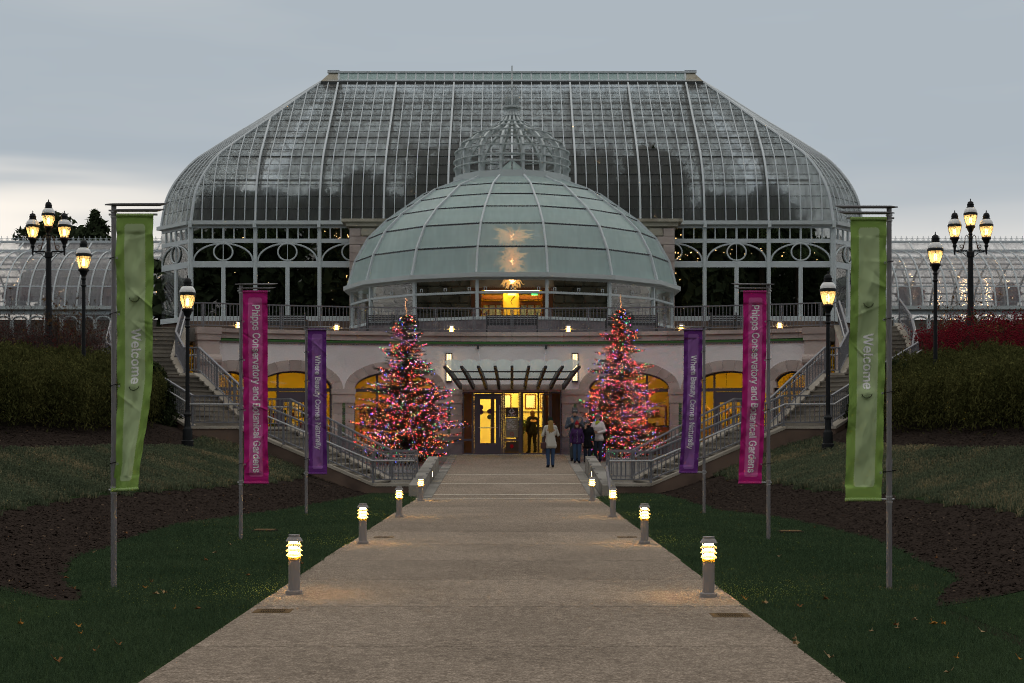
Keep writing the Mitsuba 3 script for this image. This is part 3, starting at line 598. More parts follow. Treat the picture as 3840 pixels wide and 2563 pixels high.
# ------------------------------------------------------------------ canopy over the door
CAN = thing('entrance_canopy', 'tilted frosted glass canopy on dark splayed steel fins above the entrance door', 'canopy')
nf = 9
fin = []
for k in range(nf):
    q = -1 + 2 * k / (nf - 1)
    a, b = np.array([q * 1.92, 57.1, 3.48]), np.array([q * 2.40, 54.3, 4.02])
    d = b - a
    prof = np.array([a, a + d * .5 + [0, 0, .10], b + [0, 0, .03], b - [0, 0, .04], a + d * .5 - [0, 0, .10], a - [0, 0, .20]])
    n = np.cross(d, [0, 0, 1]); n /= np.linalg.norm(n)
    v = np.vstack([prof - n * .05, prof + n * .05]); f = [[i, (i + 1) % 6, (i + 1) % 6 + 6] for i in range(6)] + [[i, (i + 1) % 6 + 6, i + 6] for i in range(6)] + [[0, i, i + 1] for i in range(1, 5)] + [[6, 6 + i + 1, 6 + i] for i in range(1, 5)]
    put('fin', (v, np.array(f)), 'm_dark_steel', CAN); fin.append((a, b))
for t, w in ((.30, .06), (.72, .045)): put('cross_tube', TUBE([a + (b - a) * t for a, b in fin], w * .6, 8), 'm_dark_steel', CAN)
for (a0, b0), (a1, b1) in zip(fin[:-1], fin[1:]):
    n = 9; P = np.zeros((7, n, 3))
    for i, t in enumerate(np.linspace(.10, 1.05, 7)):
        for j, q in enumerate(np.linspace(.012, .988, n)):
            p = (a0 + (b0 - a0) * t) * (1 - q) + (a1 + (b1 - a1) * t) * q; bow = .10 * math.sin(PI * q) * (t - .2)
            P[i, j] = p + [0, 0, .14 + bow]
    put('glass_pane', grid_mesh(P), 'm_canopy_glass', CAN, smooth=True)
for s in (-1, 1): put('stay_rod', TUBE([(s * 1.1, 55.2, 4.0), (s * 1.28, 57.45, 4.85)], .014, 6), 'm_handrail', CAN); put('stay_bracket', BOX(s * 1.28 - .04, s * 1.28 + .04, 57.25, 57.5, 4.82, 4.95), 'm_dark_steel', CAN)

for s, w in ((-1, 'left'), (1, 'right')):
    k = thing('wall_lamp', f'tall twin tube wall lamp glowing on the facade {w} of the canopy', 'lamp', 'wall lamps'); sx = s * 2.38
    for o in (-.05, .05):
        m = TUBE([(sx + o, .16, 3.62), (sx + o, .16, 4.62)], .036, 10)
        put('tube_light', bent(m, 0), 'm_louvre', k, emitter=lamp((.15, .105, .05)))
    put('bracket', bent(MB().box(sx - .12, sx + .12, 0, .2, 3.56, 3.615).box(sx - .12, sx + .12, 0, .2, 4.625, 4.66).box(sx - .12, sx + .12, .015, .06, 3.615, 4.625), 0), 'm_dark_steel', k)

# ------------------------------------------------------------------ terrace, glass dome, open cage on top
def fan(poly, z0, z1):
    m = extrude(Polygon(poly), z1 - z0); w = np.array(m.vertices); w[:, 2] += z0; return w, m.faces
arc = [tuple(bend([(s, .06, 0)])[0][:2]) for s in np.linspace(-11.7, 11.7, 31)]
struct('terrace', fan([(-13.9, 54.3)] + arc + [(13.9, 54.3), (20, 60), (20, 74.3), (-20, 74.3), (-20, 60)], 4.95, 5.435), 'm_terrace')
for s in (-1, 1): struct('terrace_wall', prism([(s * 13.9, 54.35), (s * 20, 60.05), (s * 20, 60.4), (s * 13.8, 54.75)][::s], 2.0, 5.43), 'm_limestone_b')
DOME = thing('glass_dome', 'low sixteen sided dome of frosted greenish glass behind the terrace railing', 'dome')
DC, NS = 69.5, 16
PROF = [(7.42, 8.20), (7.10, 9.32), (6.53, 10.35), (5.71, 11.17), (4.80, 11.83), (4.04, 12.39), (2.60, 12.98)]
AV = (np.arange(NS) + .5) * 2 * PI / NS - PI / 2          # corners; a flat panel faces the path
def dv(k, r, z): a = AV[k % NS]; return np.array([r * math.cos(a), DC + r * math.sin(a), z])
seen = [k for k in range(NS) if math.sin(AV[k]) < .45 or math.sin(AV[(k + 1) % NS]) < .45]
rest_p, rest_r = MB(), MB()
for k in range(NS):
    sub = k in seen
    for j in range(6):
        (r0, z0), (r1, z1) = PROF[j], PROF[j + 1]
        a, b, c, d = dv(k, r0, z0), dv(k + 1, r0, z0), dv(k + 1, r1, z1), dv(k, r1, z1)
        q = np.array([a, b, c, d]); cen = q.mean(0); q = cen + (q - cen) * .985
        n = np.cross(b - a, d - a); n /= np.linalg.norm(n)
        q = q + n * rng.normal(0, .006, (4, 1))
        if sub: put('pane', (q, np.array([[0, 1, 2, 3]])), 'm_frit_glass', DOME)
        else: rest_p.add(q, [[0, 1, 2, 3]])
    for j in range(1, 6):
        (r0, z0) = PROF[j]; a, b = dv(k, r0, z0), dv(k + 1, r0, z0)
        if sub: put('lap_bar', BEAM(a + (b - a) * .01, b - (b - a) * .01, .05, .06), 'm_dark_steel', DOME)
    rp = [dv(k, r * 1.006, z + .01) for r, z in PROF]
    m = MB()
    for a, b in zip(rp[:-1], rp[1:]): m.beam(a, b, .075, .11, (math.cos(AV[k]), math.sin(AV[k]), .6))
    if math.sin(AV[k]) < .45: put('rib', m, 'm_bar', DOME)
    else: rest_r.v += m.v; rest_r.f += [x + rest_r.n for x in m.f]; rest_r.n += m.n
put('rear_panes', rest_p, 'm_frit_glass', DOME, kind='stuff'); put('rear_ribs', rest_r, 'm_bar', DOME, kind='stuff')
def ring(name, r, z0, z1, w, bsdf, parent, n=NS):
    m = MB()
    for k in range(n):
        for ra, rb in ((r, r + w),):
            a0, a1 = AV[k % NS], AV[(k + 1) % NS]
            p = [(ra * math.cos(a0), DC + ra * math.sin(a0)), (rb * math.cos(a0), DC + rb * math.sin(a0)), (rb * math.cos(a1), DC + rb * math.sin(a1)), (ra * math.cos(a1), DC + ra * math.sin(a1))]
            m.add(*prism(p, z0, z1))
    put(name, m, bsdf, parent)
ring('eave', 7.25, 8.02, 8.20, .42, 'm_cage', DOME); ring('head_rail', 7.22, 7.93, 8.02, .14, 'm_white_frame', DOME)
ring('transom', 7.22, 7.37, 7.46, .12, 'm_white_frame', DOME); ring('sill', 7.2, 6.30, 6.42, .20, 'm_white_frame', DOME); ring('base_wall', 7.0, 5.43, 6.30, .36, 'm_granite', DOME)
for k in range(NS):
    if math.sin(AV[k]) < .6: put('post', BEAM(dv(k, 7.28, 6.42), dv(k, 7.28, 7.93), .12, .14, (math.cos(AV[k]), math.sin(AV[k]), 0)), 'm_white_frame', DOME)
    if k not in seen: continue
    for z0, z1, nm in ((6.42, 7.37, 'window_pane'), (7.46, 7.93, 'upper_window_pane')):
        a, b = dv(k, 7.26, z0), dv(k + 1, 7.26, z0); h = np.array([0, 0, z1 - z0])
        o = rng.normal(0, .01, 2); n = np.array([math.cos(AV[k] + PI / NS), math.sin(AV[k] + PI / NS), 0])
        put(nm, (np.array([a + n * o[0], b + n * o[1], b + h - n * o[0], a + h - n * o[1]]), np.array([[0, 1, 2, 3]])), 'm_glass', DOME)
    if math.sin(AV[k]) < 0:
        for q in (.12, .5, .88):
            p = dv(k, 7.33, 7.50) * (1 - q) + dv(k + 1, 7.33, 7.50) * q; d = dv(k + 1, 1, 0) - dv(k, 1, 0); d /= np.linalg.norm(d)
            put('latch', MB().beam(p - d * .05, p - d * .05 + [0, 0, .12], .02, .03).beam(p + d * .05, p + d * .05 + [0, 0, .12], .02, .03).beam(p - d * .06 + [0, 0, .13], p + d * .06 + [0, 0, .13], .03, .02), 'm_bar', DOME)
CAGE = thing('cupola_cage', 'open onion shaped cage of pale metal ribs and rings crowning the dome', 'cupola')
CP = [(2.58, 13.0), (2.62, 13.9), (2.57, 14.35), (2.28, 14.77), (1.76, 15.19), (.95, 15.55), (.70, 15.72), (.42, 16.04), (.25, 16.4), (.20, 16.6)]
from scipy.interpolate import PchipInterpolator
zz = np.array([p[1] for p in CP]); rr_ = PchipInterpolator(zz, [p[0] for p in CP])
ring('base_ring', 2.40, 12.93, 13.22, .30, 'm_cage', CAGE)
for k in range(NS):
    a = AV[k]; zs = np.linspace(13.2, 16.6, 16); m = MB(); dirn = np.array([math.cos(a), math.sin(a), 0])
    pin = [dirn * (rr_(z) - .24) + [0, DC, z] for z in zs]; pout = [dirn * rr_(z) + [0, DC, z] for z in zs]
    s = np.array([-math.sin(a), math.cos(a), 0]) * .05
    P = np.array([[pin[i] - s, pout[i] - s, pout[i] + s, pin[i] + s, pin[i] - s] for i in range(16)])
    put('rib', grid_mesh(P), 'm_cage', CAGE)
def hoop(name, r, z, w, h, parent, bsdf='m_cage', n=48):
    put(name, LATHE([(r - w, z), (r, z), (r, z + h), (r - w, z + h), (r - w, z)], (0, DC, 0), n), bsdf, parent)
for z, o in ((13.62, .10), (13.93, .12), (14.35, .13), (14.77, .12), (15.19, .12), (15.55, .10), (15.78, .09), (16.08, .08)): hoop('hoop', float(rr_(z)) + o * .55, z, .15, .035, CAGE)
hoop('collar', .44, 16.46, .30, .06, CAGE)
for k in range(16):
    a = k * PI / 8; c, s = math.cos(a), math.sin(a)
    put('finial_fin', BEAM((c * .2, DC + s * .2, 16.52), (c * .28, DC + s * .28, 17.0), .012, .16, (c, s, 0)), 'm_cage', CAGE)
put('finial', MB().tube([(0, DC, 16.5), (0, DC, 18.4)], .03, 6), 'm_cage', CAGE)
for k in range(4):
    a = k * PI / 2 + PI / 4; t = np.linspace(0, 1.6 * PI, 14)
    put('finial_scroll', TUBE([(math.cos(a) * (.16 + .11 * math.sin(q)), DC + math.sin(a) * (.16 + .11 * math.sin(q)), 17.35 - .14 * math.cos(q)) for q in t], .015, 5), 'm_cage', CAGE)
put('inner_skylight', LATHE([(1.45, 13.1), (.02, 14.15)], (0, DC, 0), 8), 'm_frit_glass', CAGE)
for k in range(8): a = k * PI / 4; put('skylight_bar', BEAM((1.46 * math.cos(a), DC + 1.46 * math.sin(a), 13.1), (0, DC, 14.16), .05, .05), 'm_dark_steel', CAGE)
put('cap_roof', LATHE([(2.42, 13.0), (1.4, 13.12)], (0, DC, 0), 16), 'm_zinc', CAGE)

# inside the dome: floor, old stone front of the palm house, lit vestibule, hanging glass
struct('dome_floor', fan([(7.1 * math.cos(a), DC + 7.1 * math.sin(a)) for a in AV], 5.44, 5.50), 'm_granite')
for i, (z, n, r, w) in enumerate([(10.62, 110, .78, 'upper'), (9.50, 120, .76, 'middle'), (8.62, 70, .52, 'lower')]):
    k = thing('glass_chandelier', f'{w} of three clusters of curling amber glass hanging inside the dome', 'chandelier', None)
    g = random.Random(i + 3); curls = MB()
    for _ in range(n):
        a, e = g.uniform(0, 2 * PI), g.uniform(-1.3, 1.2) if i else g.uniform(-.8, .35)
        d = np.array([math.cos(a) * math.cos(e), math.sin(a) * math.cos(e), math.sin(e)]); s = np.array([-math.sin(a), math.cos(a), 0]); u = np.cross(d, s)
        L = r * g.uniform(.6, 1.15) * (1.25 if i == 0 and abs(e) < .3 else 1); c = g.uniform(.5, 1.4); t = np.linspace(0, 1, 9)
        pts = [np.array([0, DC, z]) + d * L * q + (s * math.sin(q * 5 * c) + u * (1 - math.cos(q * 5 * c))) * .13 * q for q in t]
        curls.tube(pts, .035 * (1 - .75 * t), 4)
    put('curls', curls, 'm_gold_glass', k, smooth=True, kind='stuff', emitter=lamp((.062, .037, .011), .4))  # the glass itself emits, standing in for light from the bulb inside
    m = trimesh.creation.icosphere(1, .16); m.vertices += [0, DC, z]
    put('bulb', m, 'm_louvre', k, emitter=lamp((.45, .26, .09), .4))
    if i == 0: put('cable', TUBE([(0, DC, z), (0, DC, 13)], .02, 5), 'm_dark_steel', k)

# ------------------------------------------------------------------ the great palm house
PH = thing('palm_house', 'huge old curved glass palm house with white glazing bars, rising behind the dome', 'greenhouse')
HZ = np.array([(0, 11.95), (.012, 12.6), (.027, 13.22), (.06, 13.9), (.1, 14.46), (.2, 15.47), (.3, 16.13), (.4, 16.77), (.6, 17.99), (.79, 19.2), (1, 20.52)])
CXE, YE, CXR, YR = 15.55, 74.0, 10.28, 82.0              # eave corner, ridge corner
CH = (17.5, 76.2)                                        # outer corner of the slanting end
_h = np.linspace(0, 1, 400); _p = PchipInterpolator(HZ[:, 0], HZ[:, 1])
_s = np.concatenate([[0], np.cumsum(np.hypot(np.diff(_h) * 8, np.diff(_p(_h))))])
NROW = 19
ROWH = np.interp(np.linspace(0, _s[-1], NROW + 1), _s, _h)           # equal panes along the curve
FINE = np.interp(np.linspace(0, _s[-1], 2 * NROW + 1), _s, _h)
def front(x, h): return np.array([x, YE + (YR - YE) * h, float(_p(h))])
def hip_x(h): return CXE + (CXR - CXE) * h
def hip_h(x): return np.clip((CXE - abs(x)) / (CXE - CXR), 0, 1)
cols = np.linspace(-CXE, CXE, 61)
cells = []
for j in range(NROW):
    h0, h1 = ROWH[j], ROWH[j + 1]
    for i in range(60):
        x0, x1 = cols[i], cols[i + 1]
        g = .012
        poly = sbox(x0 + g, h0, x1 - g, h1).intersection(Polygon([(-CXE, 0), (CXE, 0), (CXR, 1), (-CXR, 1)]))
        if poly.is_empty or poly.area < 1e-4: continue
        P = np.array(poly.exterior.coords)[:-1]
        v = np.array([front(x, h) for x, h in P])
        if h1 < .3:                                          # follow the bend of the low rows
            pass
        n = np.array([0, -1, .6]); v = v + n * (rng.normal(0, .003) + rng.normal(0, .006, (len(v), 1)) + .012 * ((P[:, 1:2] - h0) / (h1 - h0) < .5))
        cells.append((j, v, np.array([[0, a, a + 1] for a in range(1, len(v) - 1)])))
broken = {(j, i) for j, i in []}
stuffp = MB()
for c, (j, v, f) in enumerate(cells):
    if j < 5: put('pane', (v, f), 'm_old_glass', PH)
    else: stuffp.add(v, f)
put('upper_panes', stuffp, 'm_old_glass', PH, kind='stuff')
for i, x in enumerate(cols[1:-1], 1):
    thick = i % 6 == 0
    hm = hip_h(x)
    hs = FINE[FINE < hm - .004].tolist() + [hm]
    pts = [front(x, h) + np.array([0, -.03, .02]) for h in hs]
    m = MB()
    w = .09 if thick else .038
    P = np.array([[p + [-w / 2, .02, 0], p + [-w / 2, -.06, .02], p + [w / 2, -.06, .02], p + [w / 2, .02, 0]] for p in pts])
    put('rib' if thick else 'glazing_bar', grid_mesh(P), 'm_bar', PH)
laps = MB()
for j in range(1, NROW):
    p = front(0, ROWH[j]); x = hip_x(ROWH[j]) - .05
    put('lap_line', BOX(-x, x, p[1] - .03, p[1] + .01, p[2] - .012, p[2] + .012), 'm_iron', PH)
E1 = np.array([CXR, YR, 20.52])
def slant(q, h):
    a = np.array([CXE + (CH[0] - CXE) * q, YE + (CH[1] - YE) * q]); b = E1[:2]
    return np.array([*(a + (b - a) * h), float(_p(h))])
for s in (-1, 1):
    M = np.array([s, 1, 1])
    hip = MB()
    for q, w in ((0, .15), (1, .15)):
        pts = np.array([slant(q, h) for h in FINE]) * M + [0, -.05, .03]
        put('hip_rib', TUBE(pts, w * .5, 6), 'm_bar', PH)
    pn = MB()
    for k in range(1, 6):
        pts = np.array([slant(k / 6, h) for h in FINE[FINE < .95]]) * M + [0, -.04, .02]
        put('glazing_bar', TUBE(pts, .03, 4), 'm_bar', PH)
    for j in range(NROW):
        for k in range(6):
            v = np.array([slant(k / 6, ROWH[j]), slant((k + 1) / 6, ROWH[j]), slant((k + 1) / 6, ROWH[j + 1]), slant(k / 6, ROWH[j + 1])]) * M + rng.normal(0, .005, (4, 1)) * [1, -1, 0]
            pn.add(v, [[0, 1, 2, 3]])
        if j: put('lap_line', TUBE(np.array([slant(0, ROWH[j]), slant(1, ROWH[j])]) * M, .014, 4), 'm_iron', PH)
    put('end_panes', pn, 'm_old_glass', PH, kind='stuff')
    side = []                                              # the side and the rear roof, seen only through the front
    for h in FINE[::2]:
        a, b = np.array([CH[0], CH[1]]), np.array([CH[0], 166 - 2 * 1 - CH[1] + 2]); e0, e1 = E1[:2], np.array([CXR, 84.0])
        side.append([[*(a + (e0 - a) * h), float(_p(h))], [*(b + (e1 - b) * h), float(_p(h))]])
    put('side_roof', (lambda v, f: (v * M, f))(*grid_mesh(np.array(side))), 'm_old_glass', PH)
    put('side_wall', grid_mesh(np.array([[[CH[0] * s, CH[1], 7], [CH[0] * s, 90, 7]], [[CH[0] * s, CH[1], 11.95], [CH[0] * s, 90, 11.95]]])), 'm_old_glass', PH)
rear = np.array([[[-hip_x(h) * 1.0, 92 - 8 * h, float(_p(h))], [hip_x(h), 92 - 8 * h, float(_p(h))]] for h in FINE[::2]])
put('rear_roof', grid_mesh(rear), 'm_old_glass', PH)
rb = MB()
for x in cols[6:-6:6]:
    hm = hip_h(x); rb.tube([(x, 92 - 8 * h, float(_p(h))) for h in FINE[::2] if h < hm + .01], .05, 4)
for j in range(2, NROW, 3): rb.box(-hip_x(ROWH[j]), hip_x(ROWH[j]), 92 - 8 * ROWH[j] - .05, 92 - 8 * ROWH[j] + .05, _p(ROWH[j]) - .05, _p(ROWH[j]) + .05)
put('rear_frame', rb, 'm_iron', PH, kind='stuff')
put('rear_wall', MB().box(-CXE, CXE, 92, 92.3, 6.5, 9.6), 'm_sandstone', PH)
put('rear_glazing', MB().add([(-CXE, 92, 9.6), (CXE, 92, 9.6), (CXE, 92, 11.95), (-CXE, 92, 11.95)], [[0, 1, 2, 3]]), 'm_old_glass', PH)
# steel inside: arched trusses under the thick ribs, purlins
for i in range(1, 10):
    x = cols[i * 6]; m = MB(); hm = float(hip_h(x))
    lo = [(x, YE + 8 * h + .55, float(_p(h)) - .75 + .25 * h) for h in np.linspace(0.02, 1, 15)]; hi = [(x, YE + 8 * h + .2, float(_p(h)) - .22) for h in np.linspace(0.01, 1, 15)]
    if hm < 1: lo, hi = [p for p in lo if (p[1] - YE) / 8 < hm], [p for p in hi if (p[1] - YE) / 8 < hm]
    m.tube(lo, .035, 4).tube(hi, .035, 4)
    for a in range(min(len(lo), len(hi)) - 1): m.tube([lo[a], hi[a + 1]], .02, 3, False).tube([hi[a + 1], lo[a + 1]], .02, 3, False)
    put('roof_truss', m, 'm_truss', PH)
    if hm == 1: put('tie_truss', MB().tube([(x, 76, 15.2), (x, 90, 15.2)], .03, 4).tube([(x, 77.5, 16.2), (x, 88.5, 16.2)], .03, 4).tube([(x, 80, 17.6), (x, 86, 17.6)], .03, 4), 'm_truss', PH)
for h in (.1, .25, .45, .65, .85):
    x = hip_x(h) - .3; p = front(0, h); z, y0 = p[2] - .35, p[1] + .25
    put('purlin', BOX(-x, x, y0 - .04, y0 + .04, z - .05, z + .05), 'm_truss', PH)
    if h > .2:
        m = MB().box(-x, x, y0 + .3, y0 + .36, z - .65, z - .58)
        for k in range(int(x * 2 / 1.04)):
            xa = -x + k * 1.04; m.beam((xa, y0, z), (xa + .52, y0 + .33, z - .6), .03, .03).beam((xa + .52, y0 + .33, z - .6), (xa + 1.04, y0, z), .03, .03)
        put('lattice_girder', m, 'm_truss', PH)
# ridge lantern
L0, L1 = 20.52, 21.12
put('lantern_curb', MB().box(-CXR, CXR, YR - .12, YR + .05, L0 - .10, L0 + .06), 'm_iron', PH)
put('lantern_rail', MB().box(-9.9, 9.9, YR - .05, YR + .05, L0 + .07, L0 + .15).box(-9.95, 9.95, YR + .25, YR + .45, L1, L1 + .09), 'm_bar', PH)
lx = np.linspace(-9.33, 9.33, 37)
for i, x in enumerate(lx): put('lantern_bar', BEAM((x, YR, L0 + .1), (x, YR + .33, L1), .10 if i % 6 == 0 else .06, .05), 'm_bar', PH)
for a, b in zip(lx[:-1], lx[1:]): put('lantern_pane', (np.array([(a + .03, YR + .02, L0 + .15), (b - .03, YR + .02, L0 + .15), (b - .03, YR + .33, L1), (a + .03, YR + .33, L1)]), np.array([[0, 1, 2, 3]])), 'm_frit_glass', PH)
put('lantern_roof', MB().box(-9.9, 9.9, YR + .35, YR + 1.7, L1 - .02, L1 + .02), 'm_frit_glass', PH)
for s in (-1, 1):
    v = np.array([(CXR, YR - .1, L0 + .05), (9.35, YR - .1, L0 + .05), (9.35, YR + .4, L1 + .05), (9.80, YR + .4, L1 + .05), (CXR, YR + 2.1, L0 + .05), (9.35, YR + 2.1, L0 + .05), (9.35, YR + 1.6, L1 + .05), (9.8, YR + 1.6, L1 + .05)]) * [s, 1, 1]
    put('stone_end', trimesh.convex.convex_hull(v), 'm_sandstone', PH); x0, x1 = sorted((s * 9.3, s * 9.95)); put('end_cap', BOX(x0, x1, YR + .3, YR + 1.7, L1 + .06, L1 + .14), 'm_dark_steel', PH)
# gutter and upright walls with their windows
def wall_frame(P):                                   # P(u, d, z): along the wall, out of it, up
    def b(m, u0, u1, z0, z1, d0=-.05, d1=.05):
        v, f = BOX(u0, u1, d0, d1, z0, z1); return m.add(np.array([P(*q) for q in v[:, [0, 1, 2]]]), f)
    return b
def bay(P, u0, u1, panes, name, lights=2):
    b = wall_frame(P); w = u1 - u0; k = numbered(f'{PH}__{name}')
    z = dict(sill=7.35, low=9.72, mid=10.02, arch=10.90, tr=11.10, top=11.62)
    put('pilaster', b(b(MB(), u0 - .09, u0 + .09, 7.1, 11.72, -.06, .12), u0 - .05, u0 + .05, 7.2, 11.7, .12, .15), 'm_white_frame', k)
    for za, zb2, dd in ((z['low'], z['mid'], .05), (z['arch'], z['tr'], .05), (z['top'], 11.76, .05), (7.1, z['sill'], .12)): put('rail', b(MB(), u0 + .09, u1 - .09, za, zb2, -.05, dd), 'm_white_frame', k)
    m = MB()
    for i in range(1, panes): put('transom_bar', b(MB(), u0 + w * i / panes - (.05 if i == panes // 2 else .03), u0 + w * i / panes + (.05 if i == panes // 2 else .03), z['tr'], z['top']), 'm_white_frame', k)
    put('mullion', b(MB(), u0 + w / 2 - .10, u0 + w / 2 + .10, z['sill'], z['low']), 'm_white_frame', k)
    m = MB(); zc = z['mid']; H = z['arch'] - zc
    t = np.linspace(0, PI, 26); pts = [np.array(P(u0 + w / 2 - math.cos(q) * (w / 2 - .12), .03, zc + math.sin(q) * (H - .03))) for q in t]
    m.tube(pts, .045, 5); t = np.linspace(0, 2 * PI, 26)
    m.tube([np.array(P(u0 + w / 2 + math.cos(q) * .405 * w / 2.87 * 1.05, .04, zc + H / 2 + math.sin(q) * .415)) for q in t], .04, 5, False)
    put('arch_tracery', m, 'm_white_frame', k); put('tracery_bar', b(MB(), u0 + w / 2 - .015, u0 + w / 2 + .015, zc, z['arch'] - .02), 'm_white_frame', k)
    for zz0, zz1 in ((z['sill'], z['low']),):
        for a, c in ((u0 + .09, u0 + w / 2 - .1), (u0 + w / 2 + .1, u1 - .09)): put('pane', (np.array([P(a, -.01, zz0), P(c, -.01, zz0), P(c, -.01, zz1), P(a, -.01, zz1)]), np.array([[0, 1, 2, 3]])), 'm_glass', k)
    put('arch_pane', (np.array([P(u0 + .09, -.01, z['mid']), P(u1 - .09, -.01, z['mid']), P(u1 - .09, -.01, z['arch']), P(u0 + .09, -.01, z['arch'])]), np.array([[0, 1, 2, 3]])), 'm_glass', k)
    for i in range(panes): put('transom_pane', (np.array([P(u0 + w * i / panes, -.01, z['tr']), P(u0 + w * (i + 1) / panes, -.01, z['tr']), P(u0 + w * (i + 1) / panes, -.01, z['top']), P(u0 + w * i / panes, -.01, z['top'])]), np.array([[0, 1, 2, 3]])), 'm_glass', k)
PF = lambda u, d, z: (u, YE - d, z)
edges_ = [-15.55, -12.44, -9.33, -6.22, 6.22, 9.33, 12.44, 15.55]
for i in (0, 1, 2, 4, 5, 6): bay(PF, edges_[i], edges_[i + 1], 6, 'bay')
put('corner_post', MB().box(15.43, 15.67, YE - .12, YE + .1, 7.1, 11.76), 'm_white_frame', PH)
for s in (-1, 1):
    a, c = np.array([CXE * s, YE]), np.array([CH[0] * s, CH[1]]); d = (c - a) / np.linalg.norm(c - a); o = np.array([d[1], -d[0]]) * s
    PS = lambda u, dd, z, a=a, d=d, o=o: (*(a + d * u + o * dd), z)
    bay(PS, .02, float(np.linalg.norm(c - a)), 6, 'slanting_bay')
    put('gutter', BEAM((a[0] + o[0] * .15, a[1] + o[1] * .15, 11.86), (c[0] + o[0] * .15, c[1] + o[1] * .15, 11.86), .26, .18), 'm_cage', PH)
    put('base_wall', prism([tuple(a), tuple(c), tuple(c + [0, 3]), tuple(a + [0, 3])], 5, 7.1), 'm_brick_base', PH)
put('gutter', BOX(-CXE - .1, CXE + .1, YE - .32, YE - .02, 11.77, 11.95), 'm_cage', PH)
for x in edges_: put('gutter_bracket', BOX(x - .08, x + .08, YE - .36, YE - .1, 11.62, 11.90), 'm_white_frame', PH)
put('base_wall', MB().box(-CXE, CXE, YE - .2, YE + .3, 5.2, 7.1), 'm_brick_base', PH)
put('floor', BOX(-17.4, 17.4, 76.3, 92, 6.3, 6.5), 'm_inside_soil', PH)

# the old stone entrance block that the dome stands against
OB = thing('stone_porch', 'rough sandstone block with a flat cornice behind both flanks of the dome', 'wall')
y0 = 72.7
put('core', MB().box(-7.75, -1.95, y0 + .06, 74.1, 5.4, 11.55).box(1.95, 7.75, y0 + .06, 74.1, 5.4, 11.55).box(-1.95, 1.95, y0 + .06, 74.1, 8.62, 11.55), 'm_sandstone', OB)
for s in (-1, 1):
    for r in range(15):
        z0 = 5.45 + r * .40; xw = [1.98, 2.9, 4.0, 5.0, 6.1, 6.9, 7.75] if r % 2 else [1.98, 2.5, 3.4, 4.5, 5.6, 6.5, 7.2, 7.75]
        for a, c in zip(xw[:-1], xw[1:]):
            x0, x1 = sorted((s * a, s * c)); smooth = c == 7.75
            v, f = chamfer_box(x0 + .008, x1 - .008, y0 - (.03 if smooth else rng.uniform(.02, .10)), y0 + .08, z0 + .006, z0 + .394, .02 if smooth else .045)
            put('block', (v, f), 'm_sandstone_dark' if c < 6.2 else 'm_sandstone' if not smooth else 'm_limestone_b', OB)
put('cornice', MB().box(-7.9, 7.9, y0 - .15, 74.0, 11.52, 11.72).box(-8.1, 8.1, y0 - .30, 74.0, 11.72, 11.86), 'm_sandstone', OB)
VB = thing('lit_vestibule', 'bright yellow lit vestibule with two dark wooden doors seen through the dome windows', 'room')
put('walls', MB().box(-1.7, -1.6, 72.8, 75.8, 5.5, 8.6).box(1.6, 1.7, 72.8, 75.8, 5.5, 8.6).box(-1.7, 1.7, 75.8, 75.9, 5.5, 8.6).box(-1.7, 1.7, 72.8, 75.9, 8.6, 8.7).box(-.42, .32, 73.6, 73.8, 5.5, 8.5), 'm_yellow_wall', VB)
put('door_frame', MB().box(-1.95, -1.45, 72.7, 72.82, 5.5, 8.6).box(1.45, 1.95, 72.7, 72.82, 5.5, 8.6).box(-1.45, 1.45, 72.7, 72.78, 8.5, 8.62), 'm_wood', VB)
for s, x0, x1 in ((-1, -1.45, -.45), (1, .36, 1.45)):
    d = numbered(VB + '__door'); m = MB(); w = x1 - x0
    for a in (0, .30, .64, .94): m.box(x0 + w * a, x0 + w * (a + .07), 73.5, 73.58, 5.55, 8.0)
    m.box(x0, x1, 73.49, 73.59, 7.85, 8.05).box(x0, x1, 73.49, 73.59, 5.5, 6.9).box(x0, x1, 73.3, 73.6, 8.1, 8.3); put('leaf', m, 'm_wood', d)
    put('leaded_pane', BOX(x0, x1, 73.54, 73.55, 6.9, 7.9), 'm_frit_glass', d)
put('ceiling_light', BOX(-1.3, 1.3, 73.0, 73.3, 8.52, 8.56), 'm_louvre', VB, emitter=lamp((1.6, 1.05, .25), .6))
flat('m_exit_green', (.02, .45, .10))
k = thing('exit_sign', 'small green lit exit sign above the right vestibule door', 'sign'); put('case', BOX(.93, 1.23, 73.38, 73.44, 8.14, 8.38), 'm_exit_green', k, emitter=lamp((.01, .10, .03), .3))
v, f = text_on('EXIT', .10); put('lettering', (np.column_stack([v[:, 0] + .95, 73.375 - v[:, 2], v[:, 1] + 8.21]), f), 'm_print_white', k)
k = thing('hall_sign', 'small white sign hanging in the middle of the lit vestibule', 'sign'); put('board', BOX(-.2, .2, 73.35, 73.38, 8.30, 8.48), 'm_print_white', k); put('hanger', BOX(-.01, .01, 73.36, 73.37, 8.48, 8.6), 'm_black', k)
put('chain', TUBE([(.05 + .10 * math.sin(q * 6), 73.0, 8.45 - q * .62) for q in np.linspace(0, 1, 16)], .016, 5), 'm_black', k)
